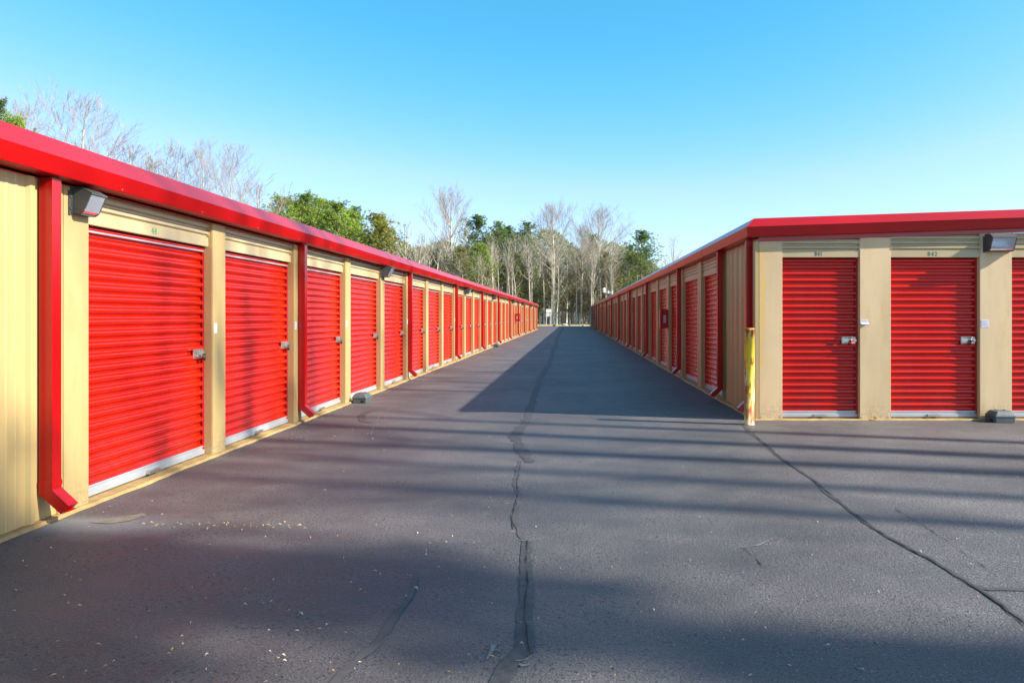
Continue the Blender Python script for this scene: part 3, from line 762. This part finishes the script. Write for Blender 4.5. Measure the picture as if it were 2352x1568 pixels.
# =================================================================== fire extinguisher cabinets
def fire_cabinet(W, x, z, label, w=0.20, d=0.21, h=0.47, side=1):
    o = link('fire_cabinet', None, None, W.world(x, 0, z), W.rz)
    b = MB(); b.box(-w / 2, w / 2, -d + 0.022, 0, 0, h); link('case', b.mesh('case', M['trim'], bevel=0.008), o)
    b = MB(); b.box(-w / 2 - 0.006, w / 2 + 0.006, -d, -d + 0.019, -0.004, h + 0.004); dr = link('cabinet_door', b.mesh('cabinet_door', M['trim'], bevel=0.006), o)
    b = MB(); b.box(-0.028, 0.028, 0, 0.003, -0.098, 0.086); b.box(-0.018, 0.018, 0, 0.003, 0.0865, 0.097)
    pl = b.mesh('label_plate', M['plate'])
    # plates on the two side faces and the door face
    for xx, rz_, yy in ((w / 2 + 0.004, PI / 2, -d * 0.45), (-w / 2 - 0.004, -PI / 2, -d * 0.45), (0.0, 0.0, -d - 0.004)):
        q = link('label_plate', pl, o, (xx, yy, h * 0.48), rz_)
        for i, ch in enumerate('FIRE'):
            link('letter', cget(('t', ch), text_mesh, ch, 0.050, M['letter']), q, (0, -0.0014, 0.042 - i * 0.043))
    tag(o, label, 'fire cabinet')
fire_cabinet(WR, -(YP + 2 * SR + 0.13), 1.09, 'red fire extinguisher cabinet marked FIRE on a shaded pillar of the right building, nearest one')
fire_cabinet(WR, -(YP + 29 * SR + 0.13), 1.09, 'far red fire cabinet near the distant end of the right building')
fire_cabinet(WL, Y0 + 19 * S + 0.14, 1.06, 'red fire cabinet sticking out of the left building under its red eave', d=0.30, w=0.22)

# =================================================================== bait stations
def bait(loc, rz, label):
    o = link('bait_station', None, None, loc, rz)
    b = MB()
    def ring(w, d, z, c): return [(-w + c, -d, z), (w - c, -d, z), (w, -d + c, z), (w, d - c, z), (w - c, d, z), (-w + c, d, z), (-w, d - c, z), (-w, -d + c, z)]
    def loft(b, rings):
        for r0, r1 in zip(rings[:-1], rings[1:]):
            for i in range(8):
                j = (i + 1) % 8; b.face([r0[i], r0[j], r1[j], r1[i]])
        b.face(rings[-1]); b.face(rings[0][::-1])
    loft(b, [ring(.14, .115, .0, .02), ring(.145, .12, .070, .02)])
    me = b.mesh('base', M['bait'], bevel=0.002)
    b = MB(); loft(b, [ring(.150, .125, .0725, .022), ring(.150, .125, .086, .022), ring(.140, .115, .108, .03), ring(.115, .088, .146, .03), ring(.10, .075, .150, .03)])
    m2 = b.mesh('lid', M['bait'], bevel=0.002)
    link('base', me, o); l = link('lid', m2, o)
    b = MB(); b.box(-0.015, 0.015, 0.02, 0.04, 0.1505, 0.156); hm = b.mesh('hinge', M['black']); link('hinge', hm, l, (-0.045, 0, 0)); link('hinge', hm, l, (0.065, 0, 0))
    b = MB(); pts = [(math.cos(t) * 0.026, math.sin(t) * 0.026) for t in [i * PI / 7 for i in range(8)]]
    b.prism([(x, 0.008 + abs(z) * 1.2) for x, z in pts] , -0.001, 0.001)
    h = b.mesh('entry_hole', M['black'])
    for s in (-1, 1): link('entry_hole', h, o, (s * 0.1455, 0.045 * s, 0.008), 0)
    tag(o, label, 'bait station', 'rodent bait stations')
bait((-3.40, 11.98, 0.003), PI / 2, 'grey-black bait station on the asphalt at a cream pillar of the left building, nearer one')
bait((-3.41, Y0 + 13 * S + 0.1, 0.003), PI / 2, 'tiny far bait station against the left building, just before a red downspout')
bait((5.66, YF - 0.135, 0.003), 0, 'grey-black bait station at the tan pillar right of door B42')
bait((2.30, 73.5, 0.003), PI / 2, 'tiny dark bait station far along the shaded base of the right building')

# =================================================================== bollard
o = link('bollard', None, None, (2.283, 9.53, 0))
b = MB(); b.tube([(0, 0, 0.002), (0, 0, 1.225)], 0.066, 28); link('pipe', b.mesh('pipe', M['bollard']), o)
b = MB(); b.tube([(0, 0, 1.222), (0, 0, 1.238), (0, 0, 1.243)], [0.0675, 0.0675, 0.060], 28); link('cap', b.mesh('cap', M['bollard']), o)
tag(o, 'yellow steel bollard with rust at the corner of the right building', 'bollard')

# =================================================================== litter on the asphalt
def litter():
    r = random.Random(5); b = MB()
    def leaf(x, y, s, mi):
        a = r.uniform(0, PI); L = s * r.uniform(0.7, 1.3); W_ = L * r.uniform(0.12, 0.32)
        c, s_ = math.cos(a), math.sin(a)
        pts = [(-L, 0), (-L * .3, -W_), (L * .4, -W_ * .8), (L, 0), (L * .4, W_), (-L * .3, W_ * .8)]
        zt = r.uniform(0.003, 0.012)
        b.face([(x + px * c - py * s_, y + px * s_ + py * c, 0.006 + (zt if abs(py) > 0 else 0.0)) for px, py in pts], mi)
    for i in range(210):
        px = r.uniform(20, 1250) if r.random() < 0.75 else r.uniform(1250, 2340); py = 985 + 575 * r.random() ** 0.8
        x, y = gp(px, py)
        if x < -3.4 or y > 9.2: continue
        leaf(x, y, r.choice((0.006, 0.008, 0.010, 0.013)), 0 if r.random() < 0.45 else 1)
    for i in range(34):
        px = 330 + i * 11 + r.uniform(-8, 8); py = 1200 + (i % 7) * 1.5 + r.uniform(-5, 8) + (px - 330) * 0.01
        leaf(*gp(px, py), r.choice((0.008, 0.014, 0.018)), 0)
    for i in range(40):
        px = r.uniform(640, 900); py = 955 + r.uniform(0, 60); x, y = gp(px, py)
        if x > -3.4: leaf(x, y, 0.012, 1)
    return b.mesh('fallen_leaves', [M['leaf_litter'], M['leaf_pale']])
o = link('fallen_leaves', litter()); o['kind'] = 'stuff'; o['label'] = 'tiny dry leaves and seeds scattered on the asphalt'; o['category'] = 'leaves'
b = MB()
for i in range(5):
    a = i * 1.25; L = 0.028
    b.face([(0, 0, 0.004), (L * math.cos(a - .4), -0.004, 0.02 + L * math.sin(a - .4) * .8), (L * 1.5 * math.cos(a), -0.012, 0.022 + L * 1.3 * math.sin(a) * .8), (L * math.cos(a + .4), -0.002, 0.02 + L * math.sin(a + .4) * .8)])
o = link('dead_leaf', b.mesh('dead_leaf', M['brownleaf']), None, (4.03, YF - 0.03, 0.012)); tag(o, 'curled brown leaf at the foot of the pillar between doors B41 and B42', 'leaf')
b = MB()
for x, y, a in ((1.35, 10.55, 0.1), (1.42, 12.3, 0.5), (0.98, 9.83, 0)):
    b.face([(x, y, .006), (x + .05, y + .01 + a * .02, .016), (x + .07, y + .05, .010), (x + .02, y + .045, .006)])
o = link('paper_scraps', b.mesh('paper_scraps', M['paper'])); o['kind'] = 'stuff'; o['label'] = 'small pale paper scraps on the shaded asphalt'; o['category'] = 'litter'

# =================================================================== fence, sign, pole, cables, rocks
FY = 101.6
def fence():
    root = link('chain_link_fence', None, None, (0, FY, 0))
    pb = MB(); pb.tube([(0, 0, -0.01), (0, 0, 1.86)], 0.035, 8); pm = pb.mesh('post', M['pole'])
    for i in range(-7, 12): link('post', pm, root, (-3.05 + i * 1.375 - 0.0, 0, 0))
    b = MB(); b.tube([(-13, 0, 1.80), (12.2, 0, 1.80)], 0.024, 6); b.tube([(-13, 0, 0.10), (12.2, 0, 0.10)], 0.01, 4); link('rail', b.mesh('rail', M['wire']), root)
    b = MB(); x = -13.0
    while x < 12.2:
        for s in (1, -1):
            xa = x if s > 0 else x + 1.7
            b.tube([(xa, 0.03 * s, 0.08), (xa + s * 1.7, 0.03 * s, 1.78)], 0.0045, 3, smooth=False)
        x += 0.17
    link('mesh', b.mesh('mesh', M['wire']), root)
    tag(root, 'chain-link fence with grey posts across the far end of the alley', 'fence')
fence()
o = link('notice_board', None, None, (-3.55, 112, 0))
b = MB(); b.box(-0.38, 0.38, -0.02, 0.02, 1.30, 2.42); bd = link('board', b.mesh('board', M['white'], bevel=0.006), o)
b = MB(); b.box(-0.045, 0.045, -0.045, 0.045, -0.01, 1.30); pm = b.mesh('post', M['white'])
link('post', pm, o, (-0.33, 0, 0)); link('post', pm, o, (0.33, 0, 0))
tag(o, 'plain white board on two white posts behind the far fence', 'sign')
# utility pole with a white transformer and arms, behind the right building
o = link('utility_pole', None, None, (5.1, 112, 0))
b = MB(); b.tube([(0, 0, 0), (0, 0, 6.4)], [0.14, 0.10], 10); link('pole', b.mesh('pole', M['wood_pole']), o)
b = MB(); b.tube([(-0.3, -0.25, 4.9), (-0.3, -0.25, 5.0), (-0.3, -0.25, 5.55), (-0.3, -0.25, 5.62)], [0.12, 0.20, 0.20, 0.14], 14); link('transformer', b.mesh('transformer', M['white']), o)
b = MB(); b.box(-0.1, 1.1, -0.16, -0.10, 4.9, 5.0); b.box(0.3, 0.5, -0.2, -0.08, 4.75, 5.2); b.box(0.9, 1.1, -0.2, -0.08, 4.7, 5.15); link('cross_arm', b.mesh('cross_arm', M['white']), o)
tag(o, 'utility pole with white transformer showing above the right building roof', 'pole')
for i, (za, zb, yy, rr_, lab) in enumerate(((3.95, 4.25, 111.7, 0.016, 'lowest black overhead cable crossing in front of the woods'), (4.35, 4.75, 111.72, 0.014, 'middle black overhead cable crossing in front of the woods'), (5.75, 6.1, 111.8, 0.012, 'highest thin overhead cable crossing in front of the woods'))):
    b = MB(); pts = []
    for k in range(31):
        t = k / 30; pts.append((-34 + 39.1 * t, 0, za * (1 - t) + zb * t + 0.9 * (1 - t) - 2.6 * t * (1 - t) * 0.5))
    b.tube(pts, rr_, 5); o = link('overhead_cable', b.mesh('overhead_cable', M['cable']), None, (0, yy, 0)); tag(o, lab, 'cable', 'overhead cables')
for i, (px, y, s, m, lab) in enumerate(((1273, 100.9, 0.32, 'lockblack', 'small black block on the straw verge, leftmost'), (1297, 100.8, 0.6, 'rock', 'pale rock on the straw verge behind the fence'), (1308, 106, 0.28, 'lockblack', 'small black block on the verge beside the middle fence post'), (1341, 101.0, 0.34, 'rock', 'small pale rock at the right end of the verge'))):
    b = MB(); r = random.Random(i); import bmesh
    bm = bmesh.new(); bmesh.ops.create_icosphere(bm, subdivisions=2, radius=0.5)
    for v in bm.verts: v.co = Vector((v.co.x * s * 1.5, v.co.y * s, max(-0.05, v.co.z * s * 0.75))) * r.uniform(0.85, 1.12)
    me = bpy.data.meshes.new('rock'); bm.to_mesh(me); bm.free(); me.materials.append(M[m])
    o = link('rock' if m == 'rock' else 'block', me, None, ((px - VPX) * y / FPX, y, 0.12 * s * 1.5)); tag(o, lab, 'rock' if m == 'rock' else 'block')

# =================================================================== trees
def limb_pts(r, p, d, L, n, up=0.10, wob=0.10):
    pts = [p.copy()]; d = d.copy()
    for i in range(n):
        d = (d + Vector((r.uniform(-wob, wob), r.uniform(-wob, wob), up + r.uniform(-wob, wob) * 0.6))).normalized()
        p = p + d * (L / n); pts.append(p.copy())
    return pts
def perp(r, d, ang):
    a = d.cross(Vector((r.uniform(-1, 1), r.uniform(-1, 1), r.uniform(-1, 1)))).normalized()
    return (d * math.cos(ang) + a * math.sin(ang)).normalized()
def bare_tree(seed, h, tr, first=0.4, spread=0.28, nl=26, n2=7, n3=7, tw=0.016, up=0.16, lean=0.02, lr=1.0):
    r = random.Random(seed); T = MB(); C = MB()
    ph = r.uniform(0, 6); pts = []; rad = []
    for i in range(13):
        t = i / 12; pts.append(Vector((math.sin(t * 3 + ph) * lean * h * t, math.cos(t * 2.3 + ph) * lean * h * t, h * t * 0.97)))
        rad.append(tr * (1 - t) ** 0.75 * (1.0 if i else 1.35) + 0.02)
    T.tube(pts, rad, 8)
    def at(t):
        k = min(11, int(t * 12)); f = t * 12 - k; return pts[k].lerp(pts[k + 1], f), rad[k] * (1 - f) + rad[k + 1] * f
    for i in range(nl):
        t = first + (0.97 - first) * ((i + r.random()) / nl); p, rr = at(t)
        az = i * 2.4 + r.uniform(-.5, .5); el = R(30 + 30 * (t - first) / (1 - first) + r.uniform(-10, 12))
        d = Vector((math.cos(az) * math.cos(el), math.sin(az) * math.cos(el), math.sin(el)))
        prof = math.sin(PI * min(1, 0.05 + 0.87 * (1 - t) / (1 - first))) * 0.75 + 0.3 * (1 - t) / (1 - first)
        L = h * spread * max(0.15, prof + 0.14) * r.uniform(0.75, 1.15)
        lp = limb_pts(r, p, d, L, 6, up, 0.13); r0 = min(rr * 0.55, 0.02 + L * 0.014) * lr
        T.tube(lp, [r0 * (1 - j / 6 * 0.85) for j in range(7)], 5, cap=False)
        for k in range(n2):
            f = 0.25 + 0.75 * (k + r.random()) / n2; j = min(5, int(f * 6)); q = lp[j].lerp(lp[j + 1], f * 6 - j)
            dd = perp(r, (lp[j + 1] - lp[j]).normalized(), R(r.uniform(25, 50)))
            L2 = L * 0.45 * (1.15 - f * 0.5) * r.uniform(0.6, 1.1)
            sp = limb_pts(r, q, dd, L2, 4, up * 0.9, 0.16)
            C.tube(sp, [tw * (1.3 - j2 * 0.22) for j2 in range(5)], 3, cap=False)
            for m_ in range(n3):
                f2 = 0.15 + 0.85 * (m_ + r.random()) / n3; j2 = min(3, int(f2 * 4)); q2 = sp[j2].lerp(sp[j2 + 1], f2 * 4 - j2)
                d3 = perp(r, (sp[j2 + 1] - sp[j2]).normalized(), R(r.uniform(20, 45)))
                tp = limb_pts(r, q2, d3, L2 * 0.42 * r.uniform(0.6, 1.2), 2, up * 0.8, 0.2)
                C.tube(tp, [tw * 0.75, tw * 0.6, tw * 0.35], 3, cap=False)
    return T, C
def pine_tree(seed, h, tr, first=0.35, spread=0.20, whorls=17, per=6, clumps=8, blades=18, shape='round', mats=None, bl=0.30):
    r = random.Random(seed); T = MB(); C = MB()
    pts = [Vector((math.sin(i * .5 + seed) * 0.012 * h * i / 10, math.cos(i * .4 + seed) * 0.01 * h * i / 10, h * 0.99 * i / 10)) for i in range(11)]
    T.tube(pts, [tr * (1 - i / 10) ** 0.8 + 0.02 for i in range(11)], 8)
    for wv in range(whorls):
        t = first + (0.985 - first) * (wv + r.uniform(0, .8)) / whorls; k = min(9, int(t * 10)); p = pts[k].lerp(pts[k + 1], t * 10 - k)
        u = (t - first) / (1 - first)
        prof = (math.sin(PI * (0.22 + 0.78 * u)) ** 0.8 * 1.05 + 0.12) if shape == 'round' else (1.05 - u) ** 0.8
        for j in range(per):
            if r.random() < 0.14: continue
            az = r.uniform(0, 2 * PI); el = R(-4 + 45 * u + r.uniform(-12, 12))
            d = Vector((math.cos(az) * math.cos(el), math.sin(az) * math.cos(el), math.sin(el)))
            L = h * spread * prof * r.uniform(0.55, 1.2)
            lp = limb_pts(r, p, d, L, 4, 0.07, 0.12)
            T.tube(lp, [0.012 + L * 0.011 * (1 - q / 5) for q in range(5)], 4, cap=False)
            for c_ in range(clumps):
                f = 0.30 + 0.70 * (c_ + r.random()) / clumps; q = min(3, int(f * 4)); c0 = lp[q].lerp(lp[q + 1], f * 4 - q)
                sc_ = L * 0.17
                c0 = c0 + Vector((r.gauss(0, sc_), r.gauss(0, sc_), abs(r.gauss(0, sc_ * 0.6))))
                mi = 0
                for n_ in range(blades):
                    dv = Vector((r.gauss(0, 1), r.gauss(0, 1), r.gauss(0.5, 0.8))).normalized(); l = bl * r.uniform(0.6, 1.2)
                    s_ = dv.cross(Vector((r.uniform(-1, 1), r.uniform(-1, 1), r.uniform(-1, 1)))).normalized() * l * 0.11
                    C.face([c0 - s_ * 0.4, c0 + dv * l * 0.55 - s_, c0 + dv * l, c0 + dv * l * 0.55 + s_], mi)
    return T, C

VAR = {}
def variant(key, kind, *a, bark_='bark_pale', leaf='twig', **kw):
    T, C = (bare_tree if kind == 'bare' else pine_tree)(*a, **kw)
    VAR[key] = (T.mesh('trunk', M[bark_]), C.mesh('crown', M[leaf]))
variant('bare_a', 'bare', 11, 24, 0.34, first=0.40, spread=0.33, nl=34, n2=11, n3=13, tw=0.0115, up=0.16)
variant('bare_b', 'bare', 12, 22, 0.28, first=0.48, spread=0.32, nl=32, n2=11, n3=13, tw=0.0115, up=0.17)
variant('bare_c', 'bare', 13, 20, 0.22, first=0.52, spread=0.20, nl=20, n2=5, n3=5, tw=0.012)
variant('bare_d', 'bare', 14, 16, 0.16, first=0.30, spread=0.20, nl=20, n2=5, n3=5, lean=0.05, tw=0.012)
variant('bare_slim', 'bare', 19, 19, 0.17, first=0.62, spread=0.17, nl=16, n2=5, n3=4, tw=0.012)
variant('bare_e', 'bare', 15, 11, 0.09, first=0.15, spread=0.26, nl=24, n2=6, n3=7, lean=0.06, bark_='bark_brown')
variant('bare_wide', 'bare', 16, 24, 0.30, first=0.30, spread=0.32, nl=38, n2=11, n3=12, up=0.12, tw=0.012)
variant('bare_fine', 'bare', 17, 22, 0.20, first=0.30, spread=0.30, nl=34, n2=10, n3=11, tw=0.011, up=0.16, lr=0.6)
variant('bare_fine_round', 'bare', 18, 20, 0.18, first=0.35, spread=0.27, nl=30, n2=10, n3=11, tw=0.011, up=0.10, lr=0.65)
variant('pine_tall', 'pine', 21, 22, 0.22, first=0.50, spread=0.15, whorls=16, per=7, clumps=8, bark_='bark_brown', leaf='needle_dark')
variant('pine_full', 'pine', 22, 17, 0.20, first=0.16, spread=0.25, whorls=24, per=8, clumps=9, blades=20, bark_='bark_brown', leaf='needle_bright')
variant('pine_yellow', 'pine', 23, 15, 0.18, first=0.15, spread=0.25, whorls=24, per=8, clumps=9, blades=20, bark_='bark_brown', leaf='needle_yellow', shape='round')
variant('pine_round', 'pine', 24, 18, 0.2, first=0.28, spread=0.22, whorls=22, per=8, clumps=9, blades=20, bark_='bark_brown', leaf='needle_dark')
variant('olive_tree', 'pine', 27, 14, 0.14, first=0.15, spread=0.24, whorls=20, per=8, clumps=9, blades=16, bark_='bark_pale', leaf='olive')
variant('pine_high_crown', 'pine', 28, 18.5, 0.18, first=0.87, spread=0.11, whorls=17, per=9, clumps=9, blades=16, bark_='bark_brown', leaf='needle_dark')
variant('pine_young', 'pine', 25, 11, 0.10, first=0.10, spread=0.20, whorls=20, per=7, clumps=7, bark_='bark_brown', leaf='needle_bright', shape='cone')
HREF = dict(olive_tree=14, pine_high_crown=18.5, bare_slim=19, bare_fine=22, bare_fine_round=20, bare_a=24, bare_b=22, bare_c=20, bare_d=16, bare_e=11, bare_wide=24, pine_tall=22, pine_full=17, pine_yellow=15, pine_round=18, pine_young=11)
def tree(key, x, y, h, rz, label, group=None, wide=1.0, name=None):
    T, C = VAR[key]; s = h / HREF[key]
    o = link(name or ('pine_tree' if 'pine' in key else 'olive_tree' if 'olive' in key else 'bare_tree'), None, None, (x, y, -0.02), rz); o.scale = (s * wide, s * wide, s)
    link('trunk', T, o); link('crown', C, o)
    return tag(o, label, 'tree', group)
def tpx(key, px, y, ptop, rz, label, group=None, wide=1.0):     # by picture column and top row at a distance
    f = 0.98 if 'fine' in key else 0.93 if key in ('bare_a', 'bare_b') else 1.0
    return tree(key, (px - VPX) * y / FPX, y, (H0 + (VPY - ptop) * y / FPX) * f, rz, label, group, wide)

G1 = 'bare trees of the far woods'; G2 = 'pines of the far woods'
# far woods: identifiable ones first
tpx('bare_a', 1040, 128, 436, 0.4, 'tall pale bare tree rising highest above the woods, left of centre', wide=1.1)
tpx('bare_b', 1271, 124, 474, 1.4, 'tall pale bare tree with oval crown above the notice board', wide=1.15)
tpx('bare_a', 1372, 126, 478, 2.5, 'broad bare tree with rounded crown just right of the alley end', wide=1.25)
tpx('bare_b', 1335, 130, 520, 3.5, 'slim bare tree between the two tall round-crowned bare trees')
tpx('bare_c', 1548, 132, 543, 3.9, 'small bare tree rising behind the right building roof')
tpx('pine_round', 1472, 118, 532, 2.0, 'dense green pine standing behind the right building roof', wide=1.05)
tpx('pine_round', 1096, 134, 498, 0.0, 'dark-topped tall pine beside the highest bare tree')
tpx('pine_full', 1108, 118, 560, 1.0, 'bright green pine low in front of the dark-topped pine', wide=0.8)
tpx('pine_tall', 1148, 136, 510, 2.0, 'thin dark pine left of the centre of the woods')
tpx('pine_tall', 1168, 140, 520, 3.0, 'second thin dark pine close right of the first in the woods')
tpx('pine_tall', 1208, 137, 512, 4.0, 'dark-crowned pine just left of the oval-crowned bare tree', wide=1.3)
tpx('pine_tall', 1360, 142, 540, 5.0, 'pale dark pine hidden behind the broad bare tree', wide=1.2)
tpx('pine_full', 1180, 128, 600, 5.0, 'bright green conifer low in the middle of the woods', wide=0.7)
tpx('pine_young', 1065, 116, 640, 1.0, 'young bright green pine low at the edge of the left roof')
tpx('bare_c', 930, 118, 512, 1.0, 'upright bare tree just right of the green pines over the left roof', wide=1.2)
tpx('bare_d', 958, 122, 530, 2.0, 'thin upright bare tree between the pines and the tallest bare tree', wide=1.2)
tpx('bare_d', 1005, 126, 540, 2.6, 'low twiggy bare tree left of the tallest bare tree', wide=1.2)
r = random.Random(31)
n_b = 0
for i in range(270):                                  # the mass of slender trunks
    px = r.uniform(860, 1570); y = 116 + 46 * r.random()
    key = r.choice(('bare_slim', 'bare_c', 'bare_slim', 'bare_slim', 'bare_d'))
    top = 556 + r.uniform(-22, 60) + (20 if px < 960 else 45 if px > 1440 else 0)
    tpx(key, px, y, top, r.uniform(0, 6), 'slender pale bare tree in the mass of the far woods', G1, r.uniform(0.8, 1.2))
for i in range(36):
    px = r.uniform(880, 1700); y = 114 + 22 * r.random()
    tpx('bare_e', px, y, 640 + r.uniform(-25, 40), r.uniform(0, 6), 'low brown twiggy tree at the foot of the far woods', 'low trees of the far woods', r.uniform(0.9, 1.3))
for i in range(26):
    px = r.uniform(880, 1500); y = 138 + 26 * r.random()
    tpx(r.choice(('pine_round', 'pine_tall', 'pine_young')), px, y, 575 + r.uniform(-15, 50), r.uniform(0, 6), 'dull green pine half hidden among the bare trunks of the far woods', G2, r.uniform(0.9, 1.2))

for i in range(34):
    px = r.uniform(885, 1070) if i < 16 else r.uniform(1070, 1500); y = 122 + 30 * r.random()
    tpx('olive_tree', px, y, (572 if i < 16 else 590) + r.uniform(-12, 50), r.uniform(0, 6), 'rounded olive-green tree low among the trunks of the far woods', 'olive trees of the far woods', r.uniform(0.9, 1.3), )
# over the left roof
LB = 'bare trees over the left roof'
tpx('bare_fine', 195, 62, 228, 0.2, 'large fine-twigged bare tree over the left roof, tallest there', wide=1.25)
tpx('bare_fine', 45, 66, 246, 1.2, 'bare tree partly behind pine tips at the left edge over the roof', wide=1.1)
tpx('bare_fine_round', 285, 74, 330, 2.2, 'low bare crown showing right of the largest bare tree over the left roof', wide=1.3)
tpx('bare_fine_round', 398, 78, 333, 3.1, 'rounded bare tree over the left roof, first of three together', wide=1.1)
tpx('bare_fine', 462, 80, 336, 4.0, 'bare tree over the left roof, middle of three together', wide=0.8)
tpx('bare_fine', 530, 76, 340, 5.4, 'bare tree with dark forked limbs over the left roof, third of three together', wide=0.9)
tpx('bare_fine_round', 592, 84, 420, 0.9, 'small bare tree just left of the green pines over the left roof', wide=1.4)
tpx('bare_fine_round', 335, 84, 365, 1.9, 'faint low bare tree in the gap left of the three together', wide=1.3)
tpx('pine_tall', -8, 40, 228, 1.0, 'pine branch tip at the very left edge of the picture', wide=0.8)
tpx('pine_full', 38, 30, 268, 2.0, 'bright green pine tip poking over the left roof', wide=0.42)
tpx('pine_full', 650, 92, 452, 2.6, 'green pine over the left roof, leftmost of the pine group', wide=0.95)
tpx('pine_full', 680, 99, 462, 1.1, 'green pine filling in behind the first two of the pine group')
tpx('pine_full', 736, 98, 458, 0.3, 'green pine behind the second and third of the pine group')
tpx('pine_full', 800, 98, 484, 0.9, 'bright green pine just left of the thin-topped one')
tpx('pine_full', 706, 95, 446, 3.6, 'tall green pine second in the group over the left roof', wide=0.9)
tpx('pine_full', 772, 92, 466, 4.6, 'bright green pine in the middle of the group over the left roof', wide=1.0)
tpx('pine_round', 818, 100, 478, 5.6, 'dark thin-topped pine behind the bright ones over the left roof', wide=0.7)
tpx('pine_yellow', 866, 92, 495, 0.6, 'yellowing green pine at the right end of the group over the left roof', wide=1.0)
tpx('bare_c', 880, 104, 490, 1.6, 'bare tree behind the yellowing pine', wide=1.2)

# understorey that closes the woods
def understorey():
    r = random.Random(77); b = MB()
    for i in range(16000):
        y = 148 + 42 * r.random() ** 0.7; px = r.uniform(820, 1600); x = (px - VPX) * y / FPX
        hmax = (17.8 + 1.8 * math.sin(px * 0.017) + 1.2 * math.sin(px * 0.05 + 1)) * y / 160 * (1.0 if px < 1430 else max(0.35, 1 - (px - 1430) / 190)); z = hmax * r.random() ** 0.85
        c0 = Vector((x, y, z)); dark = r.random() < 0.5
        for n_ in range(9):
            dv = Vector((r.gauss(0, 1), r.gauss(0, 1), r.gauss(0.3, 0.8))).normalized(); l = r.uniform(0.35, 1.0)
            s_ = dv.cross(Vector((r.uniform(-1, 1), r.uniform(-1, 1), r.uniform(-1, 1)))).normalized() * l * 0.12
            b.face([c0 - s_ * .3, c0 + dv * l * .5 - s_, c0 + dv * l, c0 + dv * l * .5 + s_])
    return b.mesh('understorey', M['olive'])
o = link('understorey', understorey()); o['kind'] = 'stuff'; o['label'] = 'dense olive and brown undergrowth filling the far woods'; o['category'] = 'undergrowth'
# (below)
# trees on the right, out of the picture, whose shadows fall across the yard
r = random.Random(3)
variant('bare_sparse', 'bare', 41, 26, 0.24, first=0.50, spread=0.17, nl=13, n2=4, n3=0, tw=0.014)
variant('bare_sparse_tall', 'bare', 42, 28, 0.28, first=0.55, spread=0.20, nl=12, n2=4, n3=0, tw=0.014)
HREF['bare_sparse'] = 26; HREF['bare_sparse_tall'] = 28
variant('bare_sparse', 'bare', 41, 26, 0.30, first=0.50, spread=0.17, nl=13, n2=4, n3=0, tw=0.014)
variant('bare_sparse_tall', 'bare', 42, 28, 0.34, first=0.55, spread=0.20, nl=12, n2=4, n3=0, tw=0.014)
HREF['bare_sparse'] = 26; HREF['bare_sparse_tall'] = 28
# clear trunks nearer the yard throw the long streaks, farther crowns the broad soft shade
variant('clear_trunk', 'bare', 51, 22, 0.24, first=0.72, spread=0.13, nl=10, n2=4, n3=0, tw=0.012)
variant('thin_trunk', 'bare', 52, 20, 0.15, first=0.75, spread=0.12, nl=9, n2=4, n3=0, tw=0.012)
HREF['clear_trunk'] = 22; HREF['thin_trunk'] = 20
SH = [(9.2, 23, 22, 'thin_trunk'), (8.25, 22, 22, 'clear_trunk'), (7.35, 24, 23, 'clear_trunk'), (6.9, 29, 25, 'thin_trunk'),
      (6.0, 26, 24, 'thin_trunk'), (8.7, 38, 27, 'bare_sparse'), (7.5, 40, 28, 'bare_sparse_tall'), (5.0, 42, 29, 'bare_sparse'), (5.3, 33, 27, 'thin_trunk'), (12.9, 26, 24, 'thin_trunk'), (15.1, 27, 24, 'thin_trunk'), (17.4, 30, 25, 'clear_trunk')]
for i, (yy, dx, h, k) in enumerate(SH):
    tree(k, dx, yy - 0.25 * dx, h, r.uniform(0, 6), 'bare tree standing to the right of the yard', 'trees right of the yard', 0.45 if 'sparse' in k else 1.0)
for i, (yy, dx, k, h, wd) in enumerate(((3.45, 24, 'pine_high_crown', 18.3, 0.36), (3.25, 25.5, 'pine_high_crown', 16.0, 0.24), (2.6, 22, 'pine_high_crown', 18.0, 0.25))):
    tree(k, dx, yy - 0.25 * dx, h, r.uniform(0, 6), 'tall pine standing to the right of the yard', 'pines right of the yard', wd)
